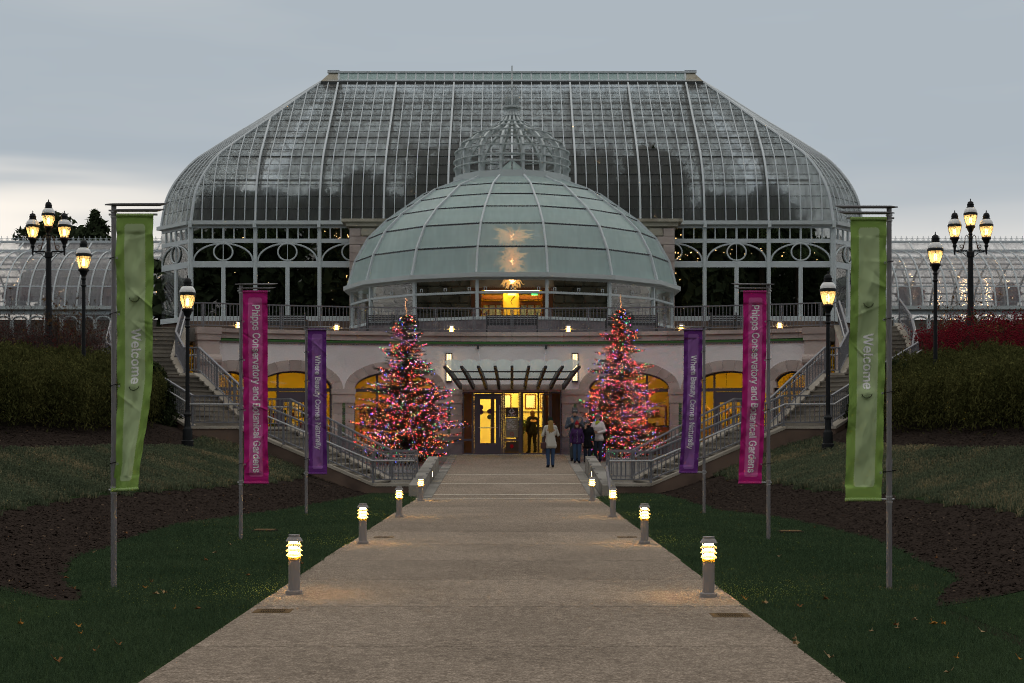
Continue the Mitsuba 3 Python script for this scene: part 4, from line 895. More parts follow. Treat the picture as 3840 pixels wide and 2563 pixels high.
for x, lab in ((-.95, 'gold flowering pot plant with a red ribbon in front of the left vestibule door'), (1.0, 'gold flowering pot plant with a red ribbon in front of the right vestibule door')):
    k = thing('pot_plant', lab, 'plant'); g = random.Random(int(x * 10) + 40); m = MB()
    put('pot', LATHE([(0, 0), (.13, 0), (.18, .3), (.16, .3), (0, .27)], (x, 72.3, 6.2), 12), 'm_amber', k); put('stand', BOX(x - .14, x + .14, 72.16, 72.44, 5.5, 6.2), 'm_dark_steel', k)
    for _ in range(40):
        a, e = g.uniform(0, 6.28), g.uniform(.2, 1.4); L = g.uniform(.25, .5); d = np.array([math.cos(a) * math.cos(e), math.sin(a) * math.cos(e), math.sin(e)])
        m.tube([np.array([x, 72.3, 6.45]), np.array([x, 72.3, 6.5]) + d * L * .6, np.array([x, 72.3, 6.45]) + d * L + [0, 0, -.05]], [.012, .02, .006], 4)
    put('leaves', m, 'm_gold_glass', k); sg = -1 if x < 0 else 1
    put('ribbon', grid_mesh(np.array([[[x + sg * (.35 - .5 * q) , 72.2 + .04 * math.sin(9 * q), 7.3 - .8 * q ** .5 + w] for w in (0, .14)] for q in np.linspace(0, 1, 12)])), 'm_red', k)

# planting inside the palm house
def palm(x, y, z, h, r, n, lab):
    k = thing('palm_tree', lab, 'palm'); g = random.Random(int(x * 7 + h * 13)); m = MB()
    put('trunk', TUBE([(x, y, z), (x + .1, y, z + h * .5), (x + .05, y + .1, z + h)], [.22, .16, .14], 8), 'm_trunk', k)
    for i in range(n):
        a = i * 2.4; e = g.uniform(-.2, 1.2); L = r * g.uniform(.8, 1.15); t = np.linspace(0, 1, 9)
        d = np.array([math.cos(a), math.sin(a)]); pts = np.array([[x + .05 + d[0] * L * q * math.cos(e * .6), y + d[1] * L * q * math.cos(e * .6), z + h + L * (math.sin(e) * q - (.75 + .2 * e) * q * q)] for q in t])
        s = np.array([-d[1], d[0], 0])
        m.tube(pts, .025, 3, False)
        for q in range(1, 9):
            for o in (0, .5):
                b = pts[q] * (1 - o) + pts[q - 1] * o; dd = pts[q] - pts[q - 1]; dd /= np.linalg.norm(dd); wl = .62 * r / 2.6 * math.sin(PI * min(1, (q - o) / 8.6) * .85 + .2)
                for sg in (-1, 1):
                    tip = b + (s * sg * .8 + dd * .7) * wl + [0, 0, -.18 * wl]
                    m.add([b - dd * .04, b + dd * .04, tip], [[0, 1, 2]])
    put('fronds', m, 'm_palm', k, kind='stuff')
for i, (x, y, h, r, n, side) in enumerate([(-13.0, 77.5, 5.2, 2.6, 26, 'far left end'), (-9.0, 78.2, 6.6, 2.6, 26, 'left, between the pink and purple banners'), (-4.6, 79, 9.4, 3.0, 30, 'left of the cupola'), (-6.6, 79.6, 6.2, 2.8, 26, 'behind the left shoulder of the dome'), (-1.4, 80.5, 8.0, 2.8, 24, 'behind the cupola'), (3.4, 79.6, 9.0, 2.8, 28, 'right of the cupola'), (6.6, 79.0, 7.0, 2.8, 26, 'behind the right shoulder of the dome'), (9.6, 78.4, 5.6, 2.6, 26, 'right, above the right pink banner'), (12.6, 77.6, 6.0, 2.4, 26, 'far right end'), (14.4, 77.2, 4.2, 2.0, 22, 'right corner behind the right green banner')]):
    palm(x, y, 6.5, h, r, n, f'dark palm inside the palm house, {side}')
def leaf_cloud(n, blobs, size, aspect=1.0):
    """n small leaf quads spread through ellipsoids (centre, radii), thicker near the skin"""
    w = np.array([b[1][0] * b[1][1] * b[1][2] for b in blobs]) ** .7; pick = rng.choice(len(blobs), n, p=w / w.sum())
    c = np.array([b[0] for b in blobs])[pick]; r = np.array([b[1] for b in blobs])[pick]
    d = rng.normal(0, 1, (n, 3)); d /= np.linalg.norm(d, axis=1, keepdims=True); p = c + d * r * (rng.random((n, 1)) ** .35)
    u = rng.normal(0, 1, (n, 3)); u /= np.linalg.norm(u, axis=1, keepdims=True); s = np.cross(u, rng.normal(0, 1, (n, 3))); s /= np.linalg.norm(s, axis=1, keepdims=True)
    L = size * rng.uniform(.5, 1.2, (n, 1)); v = np.stack([p - u * L, p + s * L * .35 * aspect, p + u * L, p - s * L * .35 * aspect], 1).reshape(-1, 3)
    return v, np.arange(4 * n).reshape(-1, 4)
g = random.Random(5); bl = []
for _ in range(150):
    x = g.uniform(-16.5, 16.5); y = g.uniform(76.5, 89); top = g.uniform(10.5, 15.2) - .03 * abs(x) + (1.6 if abs(x - 2) < 6 else 0); bl.append(((x, y, top - 2), (g.uniform(1, 2.2), g.uniform(1, 1.8), g.uniform(1.6, 3))))
key = thing('palm_house_planting', 'dark mass of tropical foliage filling the palm house', 'plants', kind='stuff')
scene[key] = mikit.ply(leaf_cloud(90000, bl, .5, 1.5), 'm_leaf_dark')
key = thing('palm_house_fairy_lights', 'tiny warm fairy lights strung in the plants inside the palm house', 'lights', kind='stuff')
m = MB(); ico = trimesh.creation.icosphere(0, .016)
for x, y, z, sx, sz, n in ((-7.4, 75.2, 8.6, .5, 1.4, 40), (7.2, 75.2, 8.6, .5, 1.4, 70), (8.0, 75.5, 10.4, .8, .3, 25), (-13.3, 75.4, 11.35, .02, .02, 2), (-8.3, 75.2, 11.3, .5, .12, 14), (10.8, 75.4, 10.6, 2.5, .3, 16), (-13, 75.3, 9.6, .6, .5, 3), (3, 76, 14, 5, 2, 5)):
    for _ in range(n): m.add(ico.vertices + [rng.normal(x, sx), y, rng.normal(z, sz)], ico.faces)
scene[key] = mikit.ply(m.out(), 'm_louvre', emitter=lamp((.9, .5, .17), .3))

# ------------------------------------------------------------------ long greenhouse wings left and right
def wing(s, lab):
    k = thing('greenhouse_wing', lab, 'greenhouse')
    t = np.linspace(0, 1, 10); prof = np.array([(78 + 4.2 * (1 - math.cos(q * PI / 2)) * .9 + .45 * q, 8.18 + 3.3 * math.sin(q * PI / 2 * .92)) for q in t])
    yt, zt = prof[-1]; xa, xb = 17.9, 38.0
    step = .62; xs_ = np.arange(xa, xb, step)
    for i, x in enumerate(xs_): put('glazing_bar', TUBE([(s * x, y - .03, z + .02) for y, z in prof], .045, 4), 'm_bar', k)
    allp = MB()
    rows = (0, 2, 4, 6, 8, 9)
    for a in range(9):
        for i in range(len(xs_) - 1):
            x0, x1 = s * xs_[i], s * xs_[i + 1]; e = rng.normal(0, .006, 4)
            v = np.array([(x0, prof[a][0] + e[0], prof[a][1]), (x1, prof[a][0] + e[1], prof[a][1]), (x1, prof[a + 1][0] + e[2], prof[a + 1][1]), (x0, prof[a + 1][0] + e[3], prof[a + 1][1])])
            if i < 15 : put('pane', (v, np.array([[0, 1, 2, 3]])), 'm_wing_glass', k)
            else: allp.add(v, [[0, 1, 2, 3]])
    put('far_panes', allp, 'm_wing_glass', k, kind='stuff')
    lo, hi = sorted((s * xa, s * xb))
    for a in (2, 4, 6): put('purlin', BOX(lo, hi, prof[a][0] - .02, prof[a][0] + .06, prof[a][1] - .035, prof[a][1] + .035), 'm_bar', k)
    put('eave_beam', BOX(lo, hi, 77.75, 78.05, 8.0, 8.18), 'm_cage', k); put('upper_beam', BOX(lo, hi, yt - .12, yt + .08, zt - .04, zt + .12), 'm_bar', k)
    put('front_wall', MB().box(lo, hi, 78.0, 78.12, 7.75, 8.0).box(lo, hi, 78.0, 78.3, 5.6, 6.45), 'm_white_frame', k)
    for i, x in enumerate(np.arange(xa, xb, .85)):
        put('arched_light', TUBE([(s * x + .42 + .38 * math.cos(q), 77.98, 7.30 + .34 * max(0, math.sin(q)) ** .6 - (0 if 0 < q < PI else .8)) for q in np.linspace(-.01, PI + .01, 12)], .05, 4), 'm_white_frame', k)
    put('wall_panes', MB().add([(lo, 78.1, 6.4), (hi, 78.1, 6.4), (hi, 78.1, 7.8), (lo, 78.1, 7.8)], [[0, 1, 2, 3]]), 'm_glass', k)
    up_ = MB().add([(lo, yt, zt + .1), (hi, yt, zt + .1), (hi, yt + .9, zt + .62), (lo, yt + .9, zt + .62)], [[0, 1, 2, 3]])
    put('upper_glass', up_, 'm_wing_glass', k)
    for x in np.arange(xa, xb, 1.24): put('upper_bar', BEAM((s * x, yt, zt + .12), (s * x, yt + .9, zt + .64), .07, .05), 'm_bar', k)
    put('ridge', BOX(lo, hi, yt + .85, yt + .98, zt + .60, zt + .72), 'm_bar', k)
    cr = MB()
    for x in np.arange(lo, hi, .30): cr.box(x - .012, x + .012, yt + .9, yt + .92, zt + .72, zt + .98).box(x - .07, x + .07, yt + .9, yt + .92, zt + .84, zt + .87).tube([(x + .15 + .11 * math.cos(q), yt + .91, zt + .72 + .13 * math.sin(q)) for q in np.linspace(0, PI, 7)], .012, 3, False)
    put('ridge_cresting', cr, 'm_bar', k, kind='stuff')
    b = np.array([[(lo, 2 * yt + 1.8 - y, z), (hi, 2 * yt + 1.8 - y, z)] for y, z in prof]); put('rear_roof', grid_mesh(b), 'm_wing_glass', k)
    rbs = MB()
    for x in xs_[::2]: rbs.tube([(s * x, 2 * yt + 1.8 - y, z) for y, z in prof], .06, 4)
    for x in xs_[::4]: rbs.tube([(s * x, y + .3, z - .25) for y, z in prof], .05, 4)
    for a in (1, 3, 5, 7): rbs.box(lo, hi, 2 * yt + 1.8 - prof[a][0], 2 * yt + 1.86 - prof[a][0], prof[a][1] - .05, prof[a][1] + .05).box(lo, hi, prof[a][0] + .25, prof[a][0] + .31, prof[a][1] - .3, prof[a][1] - .24)
    put('rear_wall', BOX(lo, hi, 2 * yt + 1.8 - 78, 2 * yt + 2.1 - 78, 5.6, 8.25), 'm_concrete', k)
    put('inner_frame', rbs, 'm_zinc', k, kind='stuff'); put('floor', BOX(lo, hi, 78.2, 2 * yt + 1.8 - 78, 6.2, 6.3), 'm_concrete', k); x0, x1 = sorted((s * xa, s * (xa + .05)))
    fl = thing('fairy_lights', f'warm fairy lights strung inside the {"left" if s < 0 else "right"} greenhouse wing', 'lights', kind='stuff'); m = MB(); ic = trimesh.creation.icosphere(0, .018)
    for i in range(90 if s < 0 else 110):
        q = rng.random(); a = int(q * 8); p = prof[a] + (prof[a + 1] - prof[a]) * rng.random(); m.add(ic.vertices + [s * (xa + .4 + step * 4 * int(rng.uniform(0, 6))) + rng.normal(0, .06), p[0] + .45, p[1] - .3], ic.faces)
    if s > 0:
        for cx, n in ((23.6, 120), (24.8, 60), (22.2, 40)):
            for _ in range(n): h = rng.random(); m.add(ic.vertices + [cx + rng.normal(0, .28 * (1.1 - h)), 79.6 + rng.normal(0, .3), 7.6 + 2.2 * h], ic.faces)
    scene[fl] = mikit.ply(m.out(), 'm_louvre', emitter=lamp((.8, .46, .20), .4))
    for i, (x, w) in enumerate([(26.0, 'farther'), (20.9, 'nearer')]):
        kk = thing('hanging_basket', f'{w} dark red leaved basket plant inside the {"left" if s < 0 else "right"} greenhouse wing', 'plant'); n0 = leaf_cloud(500, [((s * x, 80.2, 8.9), (.75, .6, .65))], .22)
        put('leaves', n0, 'm_berry', kk, kind='stuff'); put('basket', LATHE([(0, 0), (.3, .05), (.42, .3), (.4, .3)], (s * x, 80.2, 8.25), 10), 'm_trunk', kk)
wing(-1, 'long low greenhouse wing with a curved glass roof, left of the palm house'); wing(1, 'long low greenhouse wing with a curved glass roof, right of the palm house')

# ------------------------------------------------------------------ stairs and railings
def offset(pts, d):
    """a plan polyline moved sideways by d (to its left)"""
    p = np.asarray(pts, float); t = np.diff(p, axis=0); t /= np.linalg.norm(t, axis=1, keepdims=True)
    n = np.column_stack([-t[:, 1], t[:, 0]]); m = np.vstack([n[:1], (n[:-1] + n[1:]) / (1 + (n[:-1] * n[1:]).sum(1, keepdims=True)), n[-1:]])
    return p + m * d
def railing(key, pts, h, spacing=.125, hand=None, post_every=1.6, inward=0.0):
    """pts: foot of the railing in 3-D; balusters, posts, rails, handrail, each its own part"""
    pts = np.asarray(pts, float); rot = lambda d: math.degrees(math.atan2(d[1], d[0]))
    up = np.array([0, 0, 1.0])
    top, bot = MB(), MB()
    for a, b in zip(pts[:-1], pts[1:]):
        top.beam(a + up * h, b + up * h, .065, .045); bot.beam(a + up * .10, b + up * .10, .045, .035)
        L = np.linalg.norm((b - a)[:2]); n = max(1, round(L / spacing)); r = rot(b - a)
        for k in range(n):
            p = a + (b - a) * (k + .5) / n; stick('baluster', key, p[0], p[1], p[2] + .10, p[2] + h - .02, .022, 'm_rail', r)
        m = max(1, round(L / post_every))
        for k in range(m):
            p = a + (b - a) * k / m
            stick('post', key, p[0], p[1], p[2], p[2] + h - .01, .05, 'm_rail', r); stick('foot_plate', key, p[0], p[1], p[2], p[2] + .02, .12, 'm_rail', r)
    p = pts[-1]; stick('post', key, p[0], p[1], p[2], p[2] + h - .01, .05, 'm_rail', r)
    put('top_rail', top, 'm_rail', key); put('bottom_rail', bot, 'm_rail', key)
    if hand:
        o = offset(pts[:, :2], inward); put('handrail', TUBE(np.column_stack([o, pts[:, 2] + hand]), .024, 8), 'm_handrail', key, smooth=40)
        for k in range(0, len(pts) - 1):
            for q in (.25, .75):
                a = pts[k] * (1 - q) + pts[k + 1] * q; b = o[k] * (1 - q) + o[k + 1] * q; put('handrail_bracket', TUBE([a + up * (hand - .08), np.array([*b, a[2] + hand - .02])], .008, 4), 'm_handrail', key)
I0 = [s[0] for s in ST]; O0 = [s[1] for s in ST]; ZT = [s[2] for s in ST]
for sd, w in ((-1, 'left'), (1, 'right')):
    K = thing('staircase', f'grey stone staircase turning twice up to the terrace on the {w}', 'stairs', 'stairs'); M = np.array([-sd, 1])
    def pm(pts): return [(-sd * x, y) for x, y in pts]
    for k in range(len(ST) - 1):
        (i0, o0, z0, n), (i1, o1, z1, _) = ST[k], ST[k + 1]
        i0, o0, i1, o1 = map(np.array, (i0, o0, i1, o1))
        if n == 0:
            put('landing', prism(pm([i0, i1, o1, o0]), -.3, z0), 'm_step', K); continue
        for q in range(n):
            a, b = q / n, (q + 1) / n; zt = z0 + (z1 - z0) * b
            P = [i0 + (i1 - i0) * a, i0 + (i1 - i0) * b, o0 + (o1 - o0) * b, o0 + (o1 - o0) * a]
            e = (i1 - i0) / n * .10
            put('step', MB().add(*prism(pm(P), zt - (z1 - z0) / n - .3, zt - .045)).add(*prism(pm([P[0] - e, P[1] + e * .1, P[2] + e * .1, P[3] - e]), zt - .045, zt)), 'm_step', K)
    for nm, line, d, zb in (('outer', O0, -1, -.3), ('inner', I0, 1, -.3)):
        d = d * .0
        base = np.array(line, float); side = -1 if nm == 'outer' else 1
        away = offset(base, side * -.32)
        if nm == 'outer': away[0] = base[0] + [0, -.32]; away[1] = base[1] + [.02, -.32]
        ref = np.array(I0 if nm == 'outer' else O0, float)
        if np.linalg.norm(away[1] - ref[1]) < np.linalg.norm(base[1] - ref[1]): away = 2 * base - away
        for k in range(len(base) - 1):
            P = [base[k], base[k + 1], away[k + 1], away[k]]; zz = np.array([ZT[k], ZT[k + 1], ZT[k + 1], ZT[k]])
            put('parapet', prism(pm(P), zb, zz + .06), 'm_brick_base' if k < 4 else 'm_limestone', K)
            c = (base + away) / 2; n = max(1, int(np.linalg.norm(base[k + 1] - base[k]) / 1.3))
            ov = (away - base) / .32 * .03
            for q in range(n):
                a, b = q / n + .002, (q + 1) / n - .002
                L = lambda u, t: u[k] * (1 - t) + u[k + 1] * t
                Q = [L(base - ov, a), L(base - ov, b), L(away + ov, b), L(away + ov, a)]; z = ZT[k] + (ZT[k + 1] - ZT[k]) * np.array([a, b, b, a])
                put('cap_stone', prism(pm(Q), z + .06, z + .14), 'm_capstone', K)
        mid = (base + away) / 2
        R = thing('stair_railing', f'grey metal railing along the {"near outer" if nm == "outer" else "far inner"} edge of the {w} staircase', 'railing', 'stair railings')
        pts = np.column_stack([mid * [-sd, 1], np.array(ZT) + .14])
        if nm == 'inner': pts[0, 0] = -sd * -2.75
        railing(R, pts, .84, .13, .60, 1.5, .10 * (1 if nm == 'outer' else -1) * (-sd))
    W = thing('ramp_wall', f'low concrete wall closing the bottom of the {w} stairs beside the ramp', 'wall', 'ramp walls')
    for q in range(6):
        ya, yb = 38.7 + q * 1.55, 38.7 + (q + 1) * 1.55; x0, x1 = sorted((sd * -1 * -2.30 if False else sd * 2.30, sd * 2.62))
        v, f = BOX(x0, x1, ya + .004, yb - .004, -.3, 0); v[:, 2] = np.where(v[:, 2] < -.1, -.3, .30 + (v[:, 1] - 38.7) * .066); put('wall_block', (v, f), 'm_concrete', W)
        if q: put('skate_stop', BOX(min(sd * 2.29, sd * 2.36), max(sd * 2.29, sd * 2.36), ya - .02, ya + .02, .30 + (ya - 38.7) * .066 - .05, .30 + (ya - 38.7) * .066 + .025), 'm_rail', W)
    put('step_light', BOX(min(sd * 2.285, sd * 2.298), max(sd * 2.285, sd * 2.298), 43.9, 44.0, .37, .52), 'm_louvre', W, emitter=lamp((.5, .36, .16), .2))
TR = thing('terrace_railing', 'long curved grey metal railing along the edge of the terrace', 'railing')
tp = [(-11.95, 54.95)] + [tuple(bend([(s, .02, 0)])[0][:2]) for s in np.linspace(-11.5, 11.5, 17)] + [(11.95, 54.95)]
railing(TR, np.array([(x, y, 5.45) for x, y in tp]), .90, .135, None, 1.6)

LP = thing('leaning_post', 'grey steel post leaning against the end of the right ramp wall', 'post')
put('tube', TUBE([(2.50, 38.25, -.05), (2.40, 38.75, .78)], .038, 10), 'm_pole', LP); put('end_cap', TUBE([(2.40, 38.75, .78), (2.398, 38.76, .80)], .042, 10), 'm_rail', LP)
BR = thing('bike_rack', 'low grey metal bicycle rack lying by the left christmas tree', 'rack')
for k in range(9): put('hoop', TUBE([(-4.0 + k * .11, 47.2, .42), (-3.85 + k * .11, 47.6, .95), (-3.75 + k * .11, 47.9, .45)], .012, 5), 'm_rail', BR)
for a, b in (((-4.1, 47.2, .42), (-3.0, 47.2, .42)), ((-3.95, 47.6, .96), (-2.85, 47.6, .96)), ((-3.85, 47.9, .45), (-2.75, 47.9, .45))): put('rail', TUBE([a, b], .03, 8), 'm_pole', BR)

def bench(x, lab):
    k = thing('bench', lab, 'bench', 'benches on the terrace'); yb = 58.6
    for i in range(6): put('back_slat', BOX(x - .95, x + .95, yb + .02 * i - .05, yb + .02 * i - .025, 5.86 - .0 + .07 * (i - 1) , 5.91 + .07 * (i - 1)), 'm_dark_steel', k)
    for i in range(4): put('seat_slat', BOX(x - .95, x + .95, yb + .08 + .11 * i, yb + .17 + .11 * i, 5.84, 5.87), 'm_dark_steel', k)
    for s in (-.97, 0, .97): put('end_frame', MB().box(x + s - .025, x + s + .025, yb - .07, yb - .02, 5.44, 6.28).box(x + s - .025, x + s + .025, yb + .45, yb + .5, 5.44, 6.02).box(x + s - .025, x + s + .025, yb - .02, yb + .5, 5.99, 6.03), 'm_dark_steel', k)
for x, lab in ((-8.9, 'dark slatted bench on the terrace behind the left pink banner'), (-4.6, 'dark slatted bench on the terrace behind the left christmas tree'), (0.0, 'dark slatted bench on the terrace in the middle, below the lit vestibule'), (4.6, 'dark slatted bench on the terrace behind the right christmas tree'), (8.6, 'dark slatted bench on the terrace between the right banners')): bench(x, lab)

# ------------------------------------------------------------------ lamps
def lantern(k, x, y, z):
    """a street lantern whose glass starts at z"""
    at = (x, y, z)
    put('lantern_cup', LATHE([(.05, -.28), (.075, -.24), (.05, -.20), (.06, -.17), (.10, -.10), (.11, -.05), (.145, -.03), (.15, 0), (.12, .012), (0, .012)], at, 16), 'm_post_black', k, smooth=50)
    put('gallery', LATHE([(.125, .0), (.148, .012), (.142, .035), (.12, .04)], at, 16), 'm_lamp_copper', k)
    put('glass', LATHE([(.118, .04), (.135, .10), (.165, .20), (.19, .30), (.197, .375)], at, 20), 'm_lantern_glass', k, smooth=True)
    for i in range(4):
        a = i * PI / 2 + PI / 4 + .5; put('glazing_bar', TUBE([(x + r * math.cos(a), y + r * math.sin(a), z + h) for r, h in ((.124, .03), (.142, .10), (.172, .20), (.197, .30), (.204, .38))], .009, 5), 'm_post_black', k)
    put('rim', LATHE([(.19, .37), (.218, .375), (.222, .43), (.20, .455), (.19, .455)], at, 24), 'm_post_black', k, smooth=50)
    put('dome', LATHE([(.203, .455), (.20, .50), (.18, .55), (.14, .60), (.10, .62), (0, .62)], at, 24), 'm_lamp_white', k, smooth=50)
    put('cap', LATHE([(.12, .615), (.125, .635), (.105, .645), (.105, .70), (.112, .71), (.112, .73), (.095, .74), (.09, .79), (.05, .82), (.02, .83), (.012, .86), (.02, .875), (.004, .91), (0, .91)], at, 18), 'm_post_black', k, smooth=50)
    put('lamp_holder', LATHE([(.045, .03), (.05, .10), (.03, .11), (0, .11)], at, 10), 'm_lamp_copper', k)
    put('bulb', LATHE([(0, .11), (.032, .13), (.036, .25), (.02, .31), (0, .32)], at, 10), 'm_louvre', k, emitter=lamp((1.9, 1.3, .56), .8))
def lamp_post(x, y, zb, H, lab):
    k = thing('street_lamp', lab, 'lamp', 'black street lamps')
    put('post', LATHE([(.16, -.3), (.16, .04), (.13, .06), (.125, .34), (.10, .38), (.085, .42), (.075, .68), (.10, .70), (.10, .74), (.078, .76), (.07, .80), (.058, .84), (.050, H - 1.38), (.075, H - 1.36), (.075, H - 1.33), (.055, H - 1.31), (.05, H - 1.19)], (x, y, zb), 16), 'm_post_black', k, smooth=40)
    lantern(k, x, y, zb + H - .91)
lamp_post(-8.44, 39.7, 1.38, 4.36, 'single black street lamp left, beside the stair landing and near the left green banner'); lamp_post(8.24, 39.8, 1.30, 4.55, 'single black street lamp right, beside the stair landing and near the right green banner')
lamp_post(-11.9, 42.4, 2.55, 4.52, 'single black street lamp standing in the left hedge'); lamp_post(11.65, 42.0, 2.55, 4.62, 'single black street lamp standing in the right hedge')
def triple(x, y, zb, H, lab):
    k = thing('triple_street_lamp', lab, 'lamp', 'black street lamps with three lanterns')
    put('post', LATHE([(.17, -.3), (.16, .9), (.20, .95), (.20, 1.0), (.15, 1.06), (.13, 1.5), (.17, 1.55), (.17, 1.6), (.11, 1.68), (.085, H - 1.9), (.12, H - 1.88), (.12, H - 1.72), (.07, H - 1.68), (.06, H - 1.3), (.08, H - 1.28), (.05, H - 1.19)], (x, y, zb), 18), 'm_post_black', k, smooth=40)
    zl = zb + H - .91; lantern(k, x, y, zl); za = zl - .78
    for s in (-1, 1):
        lantern(k, x + s * .51, y, zl - .37)
        put('arm', MB().box(x + s * .10 if s > 0 else x - .51, x + .51 if s > 0 else x - .10, y - .02, y + .02, za - .02, za + .025).tube([(x + s * .51, y, za - .12), (x + s * .51, y, zl - .62)], [.02, .05], 8), 'm_post_black', k)
        t = np.linspace(0, 2.4 * PI, 26); r = .11 * np.exp(-t * .20)
        sc = [(x + s * (.30 + r_ * math.cos(q + PI * .5)), y, za + .14 + r_ * math.sin(q + PI * .5) * -1 + 0) for q, r_ in zip(t, r)]
        put('scroll', MB().tube([(x + s * .07, y, za + .46), (x + s * .12, y, za + .52), (x + s * .17, y, za + .46), (x + s * .18, y, za + .32), (x + s * .21, y, za + .20), (x + s * .26, y, za + .08), (x + s * .33, y, za + .045)], .014, 6).tube(sc, .012, 5), 'm_lamp_copper', k)
        put('lower_scroll', TUBE([(x + s * .08, y, za - .16), (x + s * .16, y, za - .15), (x + s * .24, y, za - .06), (x + s * .34, y, za - .05), (x + s * .44, y, za - .02)], .012, 5), 'm_post_black', k)
triple(-14.94, 49.2, 3.2, 5.98, 'black street lamp with three lanterns on the left bank'); triple(14.78, 49.2, 3.2, 6.00, 'black street lamp with three lanterns on the right bank, above the red berries')
def louvres(k, x, y, z, s=1.0, L=(8.5, 5.6, 2.0)):
    at = (x, y, z)
    for i in range(3):
        b = i * .047 * s; put('louvre', LATHE([(.054 * s, b + .035 * s), (.084 * s, b + .006 * s)], at, 24), 'm_louvre_acrylic', k, smooth=50)
    put('cap', LATHE([(.046 * s, .146 * s), (.083 * s, .148 * s), (.083 * s, .155 * s), (.062 * s, .188 * s), (.056 * s, .19 * s), (.056 * s, .212 * s), (0, .214 * s)], at, 24), 'm_bollard', k, smooth=40)
    put('light_tube', LATHE([(.036 * s, -.005), (.036 * s, .147 * s)], at, 16), 'm_louvre', k, emitter=lamp(L, 1.2))
    for i in range(3): a = i * 2.1 + .6; put('rod', TUBE([(x + .062 * s * math.cos(a), y + .062 * s * math.sin(a), z - .01), (x + .062 * s * math.cos(a), y + .062 * s * math.sin(a), z + .15 * s)], .004, 4), 'm_bollard', k)
ORD = ['nearest', 'second', 'third', 'farthest']
for s, xs4, ys4 in ((-1, (-2.14, -2.15, -2.16, -2.18), (15.0, 22.0, 29.2, 36.5)), (1, (1.90, 1.91, 1.93, 1.92), (14.75, 22.0, 29.2, 36.5))):
    for i in range(4):
        x, y = xs4[i], ys4[i]; k = thing('bollard_light', f'{ORD[i]} of the lit louvred bollards on the {"left" if s < 0 else "right"} edge of the path', 'bollard', 'bollard lights along the path')
        put('base', LATHE([(0, 0), (.082, 0), (.082, .036), (.078, .042), (.05, .043)], (x, y, 0), 24), 'm_bollard', k); put('shaft', LATHE([(.058, .04), (.058, .335), (.055, .34), (0, .342)], (x, y, 0), 24), 'm_bollard', k, smooth=40)
        put('collar', LATHE([(.055, .34), (.062, .342), (.062, .37), (.05, .375), (0, .376)], (x, y, 0), 24), 'm_amber', k)
        louvres(k, x, y, .374)
for x, o in ((-10.24, 'first'), (-6.6, 'second'), (-2.28, 'third'), (2.13, 'fourth'), (6.37, 'fifth'), (10.02, 'sixth')):
    k = thing('terrace_lamp', f'{o} from the left of the small lit louvred lamps on the terrace edge', 'lamp', 'louvred lamps on the terrace edge'); p = bend([(x, .12, 0)])[0]
    put('base', LATHE([(0, 0), (.09, 0), (.09, .03), (0, .035)], (p[0], p[1], 5.44), 14), 'm_bollard', k); louvres(k, p[0], p[1], 5.47, 1.25, (2.6, 1.75, .7))

